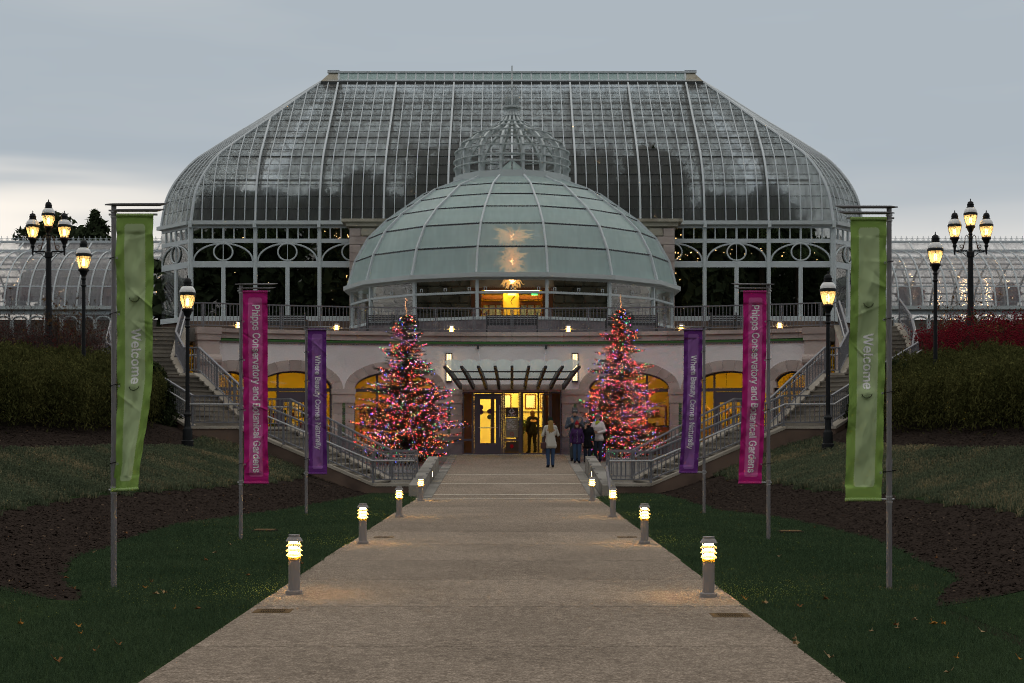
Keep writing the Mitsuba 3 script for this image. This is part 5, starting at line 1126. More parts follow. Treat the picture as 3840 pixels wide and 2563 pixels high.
# ------------------------------------------------------------------ banners on their poles
def banner(x, y, ztop, s, w, z0, z1, dark, pale, text, th, tz0, tlen, nm, swing, wild=0.0):
    side = 'left' if s < 0 else 'right'
    k = thing('banner_pole', f'grey steel pole with two thin top blades carrying the {side} {nm} banner', 'pole', 'banner poles')
    put('pole', MB().tube([(x, y, -.1), (x, y, z1 * .34)], .030, 14).tube([(x, y, z1 * .34), (x, y, ztop)], .026, 14).tube([(x, y, z1 * .33), (x, y, z1 * .35)], .033, 14), 'm_pole', k, smooth=40)
    d = -s
    for z, a, b in ((ztop + .005, -.09, .55), (ztop - .055, -.055, .515)):
        v = np.array([(x + d * a, y, z), (x + d * (a + .09), y - .06, z), (x + d * (b - .09), y - .06, z), (x + d * b, y, z + .012), (x + d * (b - .09), y + .06, z), (x + d * (a + .09), y + .06, z)])
        vv = np.vstack([v, v + [0, 0, .012]]); put('top_blade', trimesh.convex.convex_hull(vv), 'm_pole', k)
    for z, a in ((z1 + .0, w + .07), (z0 + .015, w + .03 if not wild else .20)):
        put('arm', TUBE([(x - d * .05, y, z), (x + d * a, y, z)], .011, 8), 'm_handrail', k)
        put('clamp', MB().tube([(x, y, z - .035), (x, y, z - .02)], .034, 10).tube([(x, y, z + .02), (x, y, z + .035)], .034, 10), 'm_handrail', k)
    B = thing('banner', f'tall narrow {nm} banner with white lettering hanging on the {side} side of the path', 'banner', f'{nm} banners')
    H = z1 - z0; x0 = x + d * .035; sd_ = {'green': 1, 'pink': 2, 'purple': 3}[nm] * 10 + (s > 0)
    cuts = [.30, .60] if nm != 'green' else [.30, .62]
    gc = np.random.default_rng(sd_); creases = [(gc.uniform(0, w), gc.uniform(.1, H - .05), gc.uniform(-.9, .9) + (PI / 2 if gc.random() < .3 else 0), gc.normal(0, .010), gc.uniform(.010, .022), gc.uniform(.08, .3)) for _ in range(16)]
    def surf(u, v):
        """u across (m, from the left edge), v down from the top (m) -> point"""
        u, v = np.asarray(u, float), np.asarray(v, float); q = v / H
        ul = u / w; e = ul if d > 0 else 1 - ul                  # 0 at the pole
        n1 = meshkit.fbm(np.stack([u * 5, v * 2.2 + u * 2.5, u * 0 + sd_], -1), 3, sd_) - .5
        n2 = meshkit.fbm(np.stack([u * 12 + v * 4, v * 5 - u * 6, u * 0 + sd_], -1), 2, sd_ + 3) - .5
        yy = .12 * n1 + .025 * n2
        for cu, cv, ca, am, cw, cl in creases: dd_ = (u - cu) * math.cos(ca) - (v - cv) * math.sin(ca); al = (u - cu) * math.sin(ca) + (v - cv) * math.cos(ca); yy = yy + am * np.exp(-(dd_ / cw) ** 2) * np.exp(-(al / cl) ** 2); hem = np.exp(-((ul - .5) / .40) ** 8); yy = yy * np.clip(v / .2, 0, 1) * np.clip((H - v) / .15, 0.2, 1)
        yy = yy + .010 * np.sin(v * 26 + 3 * n1) * (1 - hem)
        for c in cuts:                                           # the cloth bellies where the wind slits are
            r2 = ((u - w * .5) / .065) ** 2 + ((v - H * c) / .055) ** 2; yy = yy - .035 * np.exp(-r2)
        xx = x0 + d * e * w * 1.0 + swing * q ** 2.2
        shrink = 1.0
        if wild:
            g = np.clip((q - .55) / .45, 0, 1); g = g * g * (3 - 2 * g)
            xx = xx - d * e * w * (1 - (1 - .34 * g)) - d * .055 * np.clip((q - .9) / .1, 0, 1) * (1 - e); yy = yy - wild * g * e * (1 - .2 * e) + .05 * g * np.sin(e * 7)
        zz = z1 - v + (.03 * wild * q * e * 4 if wild else 0)
        return np.stack([xx, y - .035 + yy, zz], -1)
    nu, nv = 41, 260
    U, V = np.meshgrid(np.linspace(0, w, nu), np.linspace(0, H, nv), indexing='ij'); P = surf(U, V)
    R, inset, in2 = .035, w * .22, .10
    def printed(p, n, uv, w=w, H=H):
        qx, qy = dr.abs(uv.x - w / 2) - (w / 2 - inset - R), dr.abs(uv.y - H / 2) - (H / 2 - in2 - R)
        dd = dr.sqrt(dr.square(dr.maximum(qx, 0)) + dr.square(dr.maximum(qy, 0))) - R
        return mix(pale, dark, smoothstep(-.003, .003, dd)) * (.97 + .06 * noise(uv.x * 900, uv.y * 900))
    m = f'm_banner_{nm}'
    if m not in scene: scene[m] = two({'type': 'principled', 'base_color': proc(printed), 'roughness': .8, 'specular': .12})
    v_, f_ = grid_mesh(P); scene[numbered(B + '__cloth')] = mikit.ply((v_, f_), m, True, uv=np.column_stack([U.ravel(), V.ravel()]))
    tv, tf = text_on(text, th, True); tv = np.array(tv); tv[:, 0] *= tlen / tv[:, 0].max()
    vv, ff = trimesh.remesh.subdivide_to_size(tv, tf, .05, max_iter=8)
    keep = vv[:, 2] > -1
    pos = surf(w * .5 - th * .36 + vv[:, 1], tz0 + vv[:, 0]); pos[:, 1] -= .004 + vv[:, 2]
    put('lettering', (pos, ff), 'm_print_white', B)
    for c in cuts:
        t = np.linspace(.15, PI - .15, 16); a = surf(w * .5 + .052 * np.cos(t), H * c + .05 * np.sin(t)) - [0, .006, 0]
        put('wind_slit', TUBE(a, .0035, 4), B) if False else put('wind_slit', TUBE(a, .003, 4), 'm_plum' if nm != 'green' else 'm_leaf_dark', B)
    hem = surf(np.linspace(0, w, 12), np.full(12, .012)); put('top_sleeve', TUBE(hem, .018, 8), m, B); hem = surf(np.linspace(0, w, 12), np.full(12, H - .012)); put('bottom_sleeve', TUBE(hem, .018, 8), m, B)
    for q in (.16, .36, .62, .9):
        e = surf(np.array([0.018 if d > 0 else w - .018]), np.array([H * q]))[0]; t = np.linspace(0, 2 * PI, 14); c = np.array([x + d * .01, y - .005, e[2] + .01])
        put('tie', TUBE([(c[0] + (abs(e[0] - x) * .62 + .02) * math.cos(a), c[1] + .042 * math.sin(a), c[2] + .012 * math.cos(a)) for a in t], .004, 4, False), 'm_black', B)
        put('grommet', LATHE([(.006, 0), (.012, 0), (.012, .003), (.006, .003)], (0, 0, 0), 10)[0][:, [0, 2, 1]] * [1, -1, 1] + e - [0, .004, 0] if False else ((LATHE([(.006, 0), (.012, 0), (.012, .003), (.006, .003)], n=10)[0][:, [0, 2, 1]] * [1, -1, 1] + e - [0, .004, 0]), LATHE([(.006, 0), (.012, 0), (.012, .003), (.006, .003)], n=10)[1]), 'm_handrail', B)
GR = ((.25, .39, .095), (.43, .53, .29)); PK = ((.45, .016, .18), (.56, .11, .31)); PU = ((.13, .030, .20), (.26, .11, .34))
banner(-4.07, 15.6, 3.91, -1, .375, .99, 3.82, *GR, 'Welcome', .092, 1.17, .57, 'green', 0.0, .16)
banner(3.83, 15.5, 3.87, 1, .365, .90, 3.77, *GR, 'Welcome', .092, 1.17, .57, 'green', -.055)
banner(-4.05, 22.8, 3.81, -1, .365, .845, 3.72, *PK, 'Phipps Conservatory and Botanical Gardens', .105, .20, 2.51, 'pink', .02)
banner(3.83, 22.8, 3.81, 1, .345, .845, 3.72, *PK, 'Phipps Conservatory and Botanical Gardens', .105, .20, 2.51, 'pink', -.075)
banner(-4.07, 30.2, 3.70, -1, .365, .80, 3.70 - .03, *PU, 'Where Beauty Comes Naturally', .105, .52, 1.86, 'purple', .015)
banner(3.80, 30.2, 3.70, 1, .365, .82, 3.70 - .03, *PU, 'Where Beauty Comes Naturally', .105, .52, 1.86, 'purple', -.10)

# ------------------------------------------------------------------ lit christmas trees
LIGHTS = {'red': ((.82, .022, .018), .40), 'amber': ((.70, .17, .026), .24), 'white': ((.40, .38, .48), .06), 'blue': ((.045, .075, .90), .13), 'green': ((.026, .52, .125), .12), 'pink': ((.78, .06, .34), .05)}
OCT = (np.array([(1, 0, 0), (-1, 0, 0), (0, 1, 0), (0, -1, 0), (0, 0, 1.3), (0, 0, -1.3)], float), np.array([(0, 2, 4), (2, 1, 4), (1, 3, 4), (3, 0, 4), (2, 0, 5), (1, 2, 5), (3, 1, 5), (0, 3, 5)]))
def christmas_tree(x, y, zb, H, prof, seed, side, nl):
    g = np.random.default_rng(seed); key = thing('christmas_tree', f'tall dark fir covered in coloured lights {side} of the entrance', 'tree', 'lit christmas trees')
    put('trunk', TUBE([(x, y, zb - .1), (x + .03, y, zb + H * .5), (x, y, zb + H)], [.13, .07, .01], 8), 'm_trunk', key)
    hs, rs = np.array(prof).T; tri, br, spots = [], MB(), []
    h = .12
    while h < H - .05:
        n = 19 if h < H * .5 else 15 if h < H * .8 else 11; tier = g.uniform(.86, 1.10); h_ = h
        for _ in range(n):
            h = h_ + g.normal(0, .055); r0 = np.interp(h, hs, rs) * (1.0 + .18 * h / H) * tier
            a = g.uniform(0, 2 * PI); L = r0 * g.uniform(.70, 1.08) * (1.16 if g.random() < .12 else 1); d = np.array([math.cos(a), math.sin(a), 0]); s = np.array([-d[1], d[0], 0]); lift = g.uniform(.12, .35) * (1 if h < H * .8 else 2)
            t = np.linspace(0, 1, 9); P = np.array([[x, y, zb + h]] + d * (L * t)[:, None]) if False else np.array([x, y, zb + h]) + d * (L * t)[:, None] + np.array([0, 0, 1]) * ((lift * .2 - .55 * lift * t + .75 * lift * t * t) * L)[:, None]
            br.tube(P[[0, 3, 6, 8]], [.022, .014, .008, .003], 3, False)
            m = max(5, int(L / .055))
            for q in np.linspace(.10, 1, m):
                b = P[0] * 0 + np.array([np.interp(q, t, P[:, c]) for c in range(3)]); tl = (.06 + .30 * L * (1 - q) * (q ** .3)) * g.uniform(.7, 1.25)
                for sg in (-1, 1):
                    dd = d * .75 + s * sg * g.uniform(.5, 1) + [0, 0, g.uniform(-.28, .22)]; dd /= np.linalg.norm(dd)
                    for u in np.arange(.0, tl, .023):
                        c = b + dd * u; w = np.cross(dd, [0, 0, 1]); nd = dd * .5 + w * g.uniform(-1, 1) + [0, 0, g.uniform(-.6, .9)]; nd /= np.linalg.norm(nd); ln = g.uniform(.035, .065)
                        o = np.cross(nd, g.normal(0, 1, 3)); o *= .010 / (np.linalg.norm(o) + 1e-9)
                        tri += [c - o, c + o, c + nd * ln]
                    spots += [(b + dd * tl * g.uniform(.5, 1.0), q * L), (b + dd * tl * g.uniform(0, .5) + [0, 0, .02], q * L)]
        h = h_ + (.165 if h_ < H * .6 else .135)
    put('branches', br, 'm_trunk', key, kind='stuff'); put('needles', (np.array(tri), np.arange(len(tri)).reshape(-1, 3)), 'm_fir', key, kind='stuff')
    sp = np.array([p for p, _ in spots]); wt = np.array([w for _, w in spots]) ** .35; pick = g.choice(len(sp), nl, p=wt / wt.sum(), replace=False)
    hue = g.choice(len(LIGHTS), nl, p=[v[1] for v in LIGHTS.values()])
    SL = thing('string_lights', f'tiny red, blue, green and amber bulbs strung on the fir {side} of the entrance', 'lights', 'string lights on the firs')
    for c, (nm, (rgb, _)) in enumerate(LIGHTS.items()):
        q = sp[pick[hue == c]]; r = .0115 * g.uniform(.75, 1.25, len(q)); v = (OCT[0][None] * r[:, None, None] + q[:, None]).reshape(-1, 3); f = (OCT[1][None] + (np.arange(len(q)) * 6)[:, None, None]).reshape(-1, 3)
        put(f'{nm}_bulbs', (v, f), 'm_louvre', SL, kind='stuff', emitter=lamp(rgb, 1.2))
    m = MB()
    for k in range(14): c = np.array([x, y, zb + H - .1 + k * .045]) + [g.normal(0, .015), g.normal(0, .015), 0]; m.add(OCT[0] * .016 + c, OCT[1])
    put('top_string', m, 'm_louvre', SL, emitter=lamp((.16, .05, .012), .3)); put('top_wire', TUBE([(x, y, zb + H - .1), (x + .01, y, zb + H + .55)], .006, 4), 'm_black', SL)
K = .0149
def pr(y0, t): return [((y0 - a) * K, b * K) for a, b in t]
christmas_tree(-3.62, 52.2, .60, 5.15, sorted(pr(1046, [(1046, 95), (1030, 112), (1005, 120), (980, 118), (940, 112), (905, 98), (880, 92), (868, 80), (850, 58), (835, 66), (815, 44), (800, 40), (788, 52), (770, 32), (750, 38), (735, 28), (715, 15), (700, 6)])), 11, 'left', 4200)
christmas_tree(3.89, 54.6, .70, 5.40, sorted([(a * 1.04, b * 1.03) for a, b in pr(1042, [(1042, 82), (1020, 92), (985, 100), (960, 92), (930, 84), (905, 80), (885, 76), (868, 62), (850, 66), (830, 60), (808, 42), (795, 48), (778, 30), (760, 36), (740, 24), (715, 22), (700, 10), (690, 5)])]), 23, 'right', 3900)

# ------------------------------------------------------------------ hedges and shrubs on the banks
def shoots(n, keep, xr, yr, H, size):
    x, y = rng.uniform(*xr, n), rng.uniform(*yr, n); k = keep(x, y); x, y = x[k], y[k]; n = len(x)
    hh = H * (.75 + .6 * meshkit.fbm(np.stack([x * 1.6, y * 1.6, x * 0], -1), 3, 4)) * (1 + .25 * (meshkit.noise(np.stack([x * 9, y * 9, x * 0], -1)) - .5))
    z = tz(x, y) + hh * rng.random(n) ** .45; p = np.stack([x, y, z], -1)
    u = rng.normal(0, 1, (n, 3)) * [.55, .55, .35] + [0, 0, .75]; u /= np.linalg.norm(u, axis=1, keepdims=True); s = np.cross(u, rng.normal(0, 1, (n, 3))); s /= np.linalg.norm(s, axis=1, keepdims=True)
    L = size * rng.uniform(.5, 1.3, (n, 1)); v = np.stack([p - u * L, p + s * L * .28, p + u * L, p - s * L * .28], 1).reshape(-1, 3)
    return v, np.arange(4 * n).reshape(-1, 4)
for s, w in ((-1, 'left'), (1, 'right')):
    def inside(x, y, s=s):
        d = np.abs(x) - edge(x, y) - .5 * (meshkit.fbm(np.stack([y * .5, x * 0, x * 0 + s], -1), 3, 6) - .5)
        return (d > 5.9) & ~shapely.contains_xy(COURT.buffer(.5), x, y) & (np.abs(x) < .345 * y + 2.5) & (np.abs(x) > .20 * y) & (y + (np.abs(x) - 9) * .1 < 45.5)
    xr = (-18, -8) if s < 0 else (8, 18)
    k = thing('hedge', f'broad dark green hedge of upright shoots covering the {w} bank', 'hedge', kind='stuff'); scene[k] = mikit.ply(shoots(520000, inside, xr, (27, 46), 1.25, .06), 'm_hedge')
    k = thing('yew_bush', f'rounded dark evergreen bush against the {w} stair wall', 'bush'); bx = s * 10.35
    n0 = leaf_cloud(26000, [((bx, 43.6, 2.2), (.95, .8, 1.15)), ((bx + s * .5, 43.3, 2.7), (.8, .7, 1.0)), ((bx - s * .45, 43.2, 1.75), (.7, .7, .65)), ((bx + s * .2, 44.2, 3.0), (.6, .7, .75))], .085); put('foliage', n0, 'm_yew', k, kind='stuff'); put('stem', TUBE([(bx, 43.6, 1.2), (bx, 43.6, 2.6)], .07, 6), 'm_trunk', k)
    def twigs(n, x0, x1, y0, y1, H, tw):
        m, tips = [], []
        for _ in range(n):
            x, y = s * rng.uniform(x0, x1), rng.uniform(y0, y1)
            if abs(x) > .345 * y + 1 or COURT.buffer(.4).contains(shapely.Point(x, y)): continue
            z = float(tz(x, y)); h = H * rng.uniform(.45, 1.1) * (.62 + .7 * float(meshkit.fbm(np.array([[x * .8, y * .8, 3.]]), 3, 12)[0])); b = np.array([x, y, z]); d = np.array([rng.normal(0, .25), rng.normal(0, .25), 1]); e = b + d * h
            o = np.array([1, .3, 0]) * tw; m += [b - o, b + o, e]; tips.append(e)
            for _ in range(7):
                q = rng.uniform(.3, .95); c = b + d * h * q; dd = rng.normal(0, 1, 3) * [.6, .6, .5] + [0, 0, .5]; e2 = c + dd * rng.uniform(.15, .42); o = np.array([1, .3, .2]) * tw * .6; m += [c - o, c + o, e2]; tips += [e2, c + dd * .2]
        return (np.array(m), np.arange(len(m)).reshape(-1, 3)), np.array(tips)
    (tw, tips) = twigs(4200, 10.0 if s < 0 else 12.5, 19, 45.5, 53, 2.15 if s < 0 else 1.85, .0075)
    k = thing('bare_shrubs', f'tangle of bare purplish shrubs on the upper {w} bank', 'shrub', kind='stuff'); scene[k] = mikit.ply(tw, 'm_twig')
    sel = tips[(rng.random(len(tips)) < (.06 if s < 0 else .85)) & (tips[:, 0] * s > (0 if s < 0 else 13.0 + .25 * np.abs(rng.normal(0, 1, len(tips))))) & (tips[:, 2] > (0 if s < 0 else 3.9)) & (meshkit.fbm(tips * [1.3, .8, 1.6], 3, 21) > (.2 if s < 0 else .49))]
    if s > 0: sel = np.vstack([sel] + [sel + rng.normal(0, .07, sel.shape) for _ in range(3)])
    k = thing('red_berries', 'dense bright red berries on the shrubs under the right lamps' if s > 0 else 'sparse dull red berries on the shrubs under the left lamps', 'berries', kind='stuff')
    scene[k] = mikit.ply(((OCT[0][None] * .020 + sel[:, None]).reshape(-1, 3), (OCT[1][None] + (np.arange(len(sel)) * 6)[:, None, None]).reshape(-1, 3)), 'm_berry' if s > 0 else 'm_berry_dull')
    k = thing('dry_stalks', f'tall dry stalks with a few brown leaves above the {w} shrubs', 'plant', kind='stuff'); m = MB()
    for _ in range(46):
        x, y = s * (rng.normal(14.6, .9) if s > 0 else rng.normal(13.2, 1.2)), rng.uniform(47.5, 52); z = float(tz(x, y)); h = rng.uniform(1.6, 2.6)
        if COURT.buffer(.8).contains(shapely.Point(x, y)): continue
        h = h; e = np.array([x + rng.normal(0, .3), y, z + h]); m.tube([(x, y, z), (x + .05, y, z + h * .6), e], [.012, .009, .004], 3, False)
        for q in rng.uniform(.55, 1, 6):
            c = np.array([x, y, z]) * (1 - q) + e * q; dd = rng.normal(0, 1, 3) * [.3, .3, .3] + [0, 0, .2]; m.tube([c, c + dd], [.006, .003], 3, False)
            for _ in range(4): l = c + dd * rng.uniform(.4, 1) + rng.normal(0, .03, 3); u, v = rng.normal(0, .035, (2, 3)); m.add([l, l + u, l + u + v, l + v], [[0, 1, 2, 3]])
    scene[k] = mikit.ply(m.out(), 'm_dry_leaf')

# ------------------------------------------------------------------ trees far behind
def pine(x, y, zb, H, prof, n, seed, lab):
    g = np.random.default_rng(seed); k = thing('pine_tree', lab, 'tree', 'pines behind the left wing'); put('trunk', TUBE([(x, y, zb), (x, y, zb + H)], [.35, .05], 7), 'm_trunk', k)
    hs, rs = np.array(prof).T; bl = []
    for h in np.linspace(prof[0][0], H, 60):
        r = np.interp(h, hs, rs)
        for _ in range(3): a = g.uniform(0, 2 * PI); q = r * g.uniform(.25, .95); bl.append(((x + math.cos(a) * q, y + math.sin(a) * q, zb + h), (.7 * max(r, .6) * .55, .55 * max(r, .6) * .5, .28)))
    put('needles', leaf_cloud(n, bl, .30), 'm_leaf_dark', k, kind='stuff')
pine(-28.4, 104, 6, 10.7, [(2, 2.6), (5, 2.3), (8, 1.5), (10.2, .5), (10.7, .1)], 12000, 3, 'upper dark pine right of the left triple lamp, cut by the green banner')
pine(-31.6, 106, 6, 10.9, [(4, 1.2), (7.5, 2.6), (9.6, 2.4), (10.9, .5)], 9000, 4, 'broader dark pine behind the left triple lamp')
pine(-29.9, 108, 6, 8.6, [(3, 1.6), (7, 1.8), (8.6, .4)], 6000, 6, 'lower dark pine between the other two behind the left wing')
bt = thing('bare_tree', 'bare winter tree reaching into the left edge of the picture', 'tree'); tm = MB()
def limb(p, d, L, r, lev):
    q = p + d * L; tm.tube([p, (p + q) / 2 + rng.normal(0, .05 * L, 3), q], [r, r * .75, r * .5], 4 if r > .02 else 3, False)
    if lev:
        for _ in range(3): e = d + rng.normal(0, .45, 3) + [0, 0, .05]; e /= np.linalg.norm(e); limb(p + d * L * rng.uniform(.5, 1), e, L * rng.uniform(.55, .8), r * .5, lev - 1)
put('trunk', TUBE([(-21.6, 56, 4), (-21.3, 56, 6.4)], [.16, .13], 8), 'm_trunk', bt)
for _ in range(6): limb(np.array([-21.3, 56, 6.2]), np.array([rng.uniform(-.3, .8), rng.normal(0, .3), rng.uniform(.4, 1)]), 1.3, .06, 4)
put('crown', tm, 'm_trunk', bt, kind='stuff')

# the park behind the camera, which the dark window panes mirror
gr = random.Random(9)
spots_ = [(-97 + i * 7.4 + gr.uniform(-2, 2), -62 + gr.uniform(-10, 6), 'behind the viewer') for i in range(27)] + [(s * (98 + gr.uniform(-6, 6)), -54 + i * 8.2, 'beside the grounds') for s in (-1, 1) for i in range(13)]
for x, y, w in spots_:
    H = gr.uniform(29, 37)
    k = thing('park_tree', f'tall dark park tree in the row {w}', 'tree', f'row of park trees {w}')
    put('trunk', TUBE([(x, y, -.5), (x + .3, y, H * .5), (x, y, H * .9)], [.5, .35, .1], 7), 'm_trunk', k)
    put('crown', leaf_cloud(3400, [((x + gr.uniform(-3, 3), y + gr.uniform(-3, 3), H * q), (5.2, 4, H * .15)) for q in (.10, .2, .3, .42, .55, .68, .80, .88)], 1.1, 1.6), 'm_leaf_dark', k, kind='stuff')

# ------------------------------------------------------------------ people
import manifold3d as m3
def ball(p, r, e=(1, 1, 1)): return m3.Manifold.sphere(1.0, 12).scale([r * e[0], r * e[1], r * e[2]]).translate([float(v) for v in p])
def bone(a, ra, b, rb): return m3.Manifold.batch_hull([ball(a, ra), ball(b, rb)])
def solid(parts, fine, rounds=8):
    m = parts[0]
    for p in parts[1:]: m = m + p
    t = m.refine_to_length(fine).to_mesh(); tm = trimesh.Trimesh(t.vert_properties[:, :3], t.tri_verts, process=True); trimesh.smoothing.filter_taubin(tm, iterations=rounds); return tm
def hand(w, fwd, out, palm, r=1.0):
    """wrist, direction of the fingers, direction of the thumb side, palm normal"""
    w, f, o = (np.asarray(v, float) for v in (w, fwd, out)); f = f / np.linalg.norm(f); o = o - f * (o @ f); o /= np.linalg.norm(o); n = np.cross(f, o) * palm
    k = w + f * .085 * r; P = [m3.Manifold.batch_hull([ball(w + f * .012, .024 * r), ball(k + o * .030 * r, .014 * r), ball(k - o * .032 * r, .012 * r)])]
    for i, (c, L) in enumerate(((.030, .070), (.010, .080), (-.011, .073), (-.031, .056))):
        a = k + o * c * r; b = a + (f + o * c * 1.5 + n * .15) * L * .5 * r; e = b + (f + o * c * 1.5 + n * .55) * L * .5 * r; P += [bone(a, .0095 * r, b, .0088 * r), bone(b, .0088 * r, e, .0075 * r)]
    a = w + f * .03 * r + o * .02 * r; b = a + (f * .55 + o * .75 + n * .2) * .045 * r; e = b + (f * .8 + o * .4 + n * .3) * .035 * r
    return P + [bone(a, .014 * r, b, .0105 * r), bone(b, .0105 * r, e, .009 * r)]
for nm, c in dict(m_skin=(.42, .25, .18), m_navy=(.03, .04, .06), m_jean=(.045, .075, .14), m_cream=(.50, .48, .43), m_black_cloth=(.015, .015, .018), m_purple_cloth=(.055, .025, .085), m_white_cloth=(.60, .54, .53), m_blond=(.34, .21, .08), m_brown_hair=(.06, .032, .018), m_green_hat=(.02, .03, .022), m_red_hat=(.28, .02, .025), m_grey_hat=(.10, .095, .10), m_lime=(.35, .42, .05), m_bag=(.09, .05, .05), m_slate=(.085, .10, .125), m_pale_fur=(.35, .34, .34), m_grey_trouser=(.07, .08, .085)).items(): flat(nm, c)
def person(x, y, z, h, rz, lab, arms, coat, coat_mat, leg_mat, shoe_mat, fem=False, extra=None, gap=.045, turn=0.0, build=1.0, hips_low=.40, stride=0.0):
    """arms: ((elbow, wrist, finger direction, thumb side) for the left then the right), in units of h; faces -y before rz"""
    key = thing('person', lab, 'person'); S = h; P = lambda a: np.array(a, float) * S
    sh = .105 * build if not fem else .094; sz = .815
    J = dict(pel=(0, 0, .515), waist=(0, 0, .61), chest=(0, -.005, .735), neck=(0, .004, .835), head=(0, -.012, .925))
    body = [m3.Manifold.batch_hull([ball(P((s * .045, 0, .52)), .062 * S) for s in (-1, 1)] + [ball(P(J['waist']), .066 * S, (1.15, .8, 1))]),
            m3.Manifold.batch_hull([ball(P(J['waist']), .064 * S, (1.15, .8, 1)), ball(P((.05, 0, .75)), .062 * S), ball(P((-.05, 0, .75)), .062 * S), ball(P((sh * .8, .004, sz - .005)), .03 * S), ball(P((-sh * .8, .004, sz - .005)), .03 * S)]),
            bone(P((0, .004, .80)), .036 * S, P((0, -.002, .875)), .032 * S)]
    c, q = math.cos(turn), math.sin(turn); hd = P(J['head']); HD = lambda a: hd + np.array([a[0] * c - a[1] * q, a[0] * q + a[1] * c, a[2]]) * S
    body += [m3.Manifold.batch_hull([ball(HD((0, .012, .014)), .052 * S, (.9, 1.05, 1)), ball(HD((0, -.012, -.035)), .036 * S), ball(HD((0, -.028, -.052)), .017 * S)]), bone(HD((0, -.050, .008)), .007 * S, HD((0, -.060, -.014)), .010 * S),
             bone(HD((-.015, -.046, -.034)), .005 * S, HD((.015, -.046, -.034)), .005 * S)] + [ball(HD((s * .050, .006, -.004)), .014 * S, (.5, .9, 1.3)) for s in (-1, 1)]
    cloth_arm, legs, shoes = [], [], []
    for s, (el, wr, fd, to) in zip((-1, 1), arms):
        a = P((s * sh, .004, sz)); el, wr = P(el), P(wr); body += [bone(a, .030 * S, el, .024 * S), bone(el, .024 * S, wr, .016 * S)] + hand(wr, fd, to, -s, S / 1.75)
        d = (wr - el); cloth_arm += [bone(a, .040 * S, el, .034 * S), bone(el, .034 * S, wr - d * .08, .027 * S)]
    for s in (-1, 1):
        st = stride * s; hp, kn, an = P((s * .048, 0, .50)), P((s * (gap + .006), -.012 - st * .6, .275)), P((s * gap, .006 - st, .045 + max(0, -st) * .25)); toe = an + P((s * .012, -.085, -.028))
        body += [bone(hp, .056 * S, kn, .034 * S), bone(kn, .034 * S, an, .022 * S), bone(an, .02 * S, toe, .015 * S)]
        legs += [bone(hp, .062 * S, kn, .041 * S), bone(kn, .041 * S, an + P((0, 0, .012)), .033 * S)]; shoes.append(m3.Manifold.batch_hull([ball(an + P((0, .018, -.018)), .024 * S), ball(an + P((0, 0, .012)), .026 * S), ball(toe + P((0, 0, 0)), .021 * S, (1, 1, .8)), ball(toe + P((0, -.02, 0)), .014 * S)]))
    def out(name, tm, mat, kind=None):
        v, f = place(tm, x, y, z, rz); put(name, (v, f), mat, key, smooth=True)
    out('body', solid(body, .022), 'm_skin')
    w = .082 if fem else .080
    top = m3.Manifold.batch_hull([ball(P((sh * .86, .004, sz + .002)), .036 * S), ball(P((-sh * .86, .004, sz + .002)), .036 * S), ball(P((0, .008, .842)), .036 * S), ball(P((.055, -.012, .73)), .072 * S), ball(P((-.055, -.012, .73)), .072 * S), ball(P((0, 0, .62)), w * S, (1.1, .9, 1))])
    low = m3.Manifold.batch_hull([ball(P((0, 0, .63)), w * S, (1.1, .9, 1)), ball(P((.05, 0, coat + .05)), (.075 if not fem else .082) * S, (1, 1, .8)), ball(P((-.05, 0, coat + .05)), (.075 if not fem else .082) * S, (1, 1, .8))])
    cut = m3.Manifold.cube([2, 2, 2], True).translate([0, 0, coat * S - 1.0])
    out('coat', solid([(top + low) - cut] + cloth_arm, .03), coat_mat)
    out('collar', solid([bone(P((0, .0, .835)), .046 * S, P((0, -.004, .862)), .043 * S)], .03, 3), coat_mat)
    out('trousers', solid([m3.Manifold.batch_hull([ball(P((s * .045, 0, .52)), .066 * S) for s in (-1, 1)])] + legs, .03), leg_mat)
    for sh_ in shoes: out('shoe', solid([sh_], .02, 4), shoe_mat)
    if extra: extra(lambda n, parts, mat, r=4: out(n, solid(parts, .02, r), mat), P, HD, S)
    for s in (-1, 1): out('eye', solid([ball(HD((s * .020, -.047, .006)), .006 * S)], .01, 1), 'm_black')
def beanie(put_, HD, S, mat, pom=False, drop=.012):
    cutb = None
    put_('hat', [m3.Manifold.batch_hull([ball(HD((0, .010, .030)), .060 * S, (.92, 1.05, 1)), ball(HD((0, .02, .055)), .045 * S)]) - m3.Manifold.cube([1, 1, 1], True).translate([float(HD((0, 0, 0))[0]), float(HD((0, 0, 0))[1]), float(HD((0, 0, drop))[2]) - .5])], mat)
    if pom: put_('pompom', [ball(HD((0, .02, .105)), .022 * S)], mat)
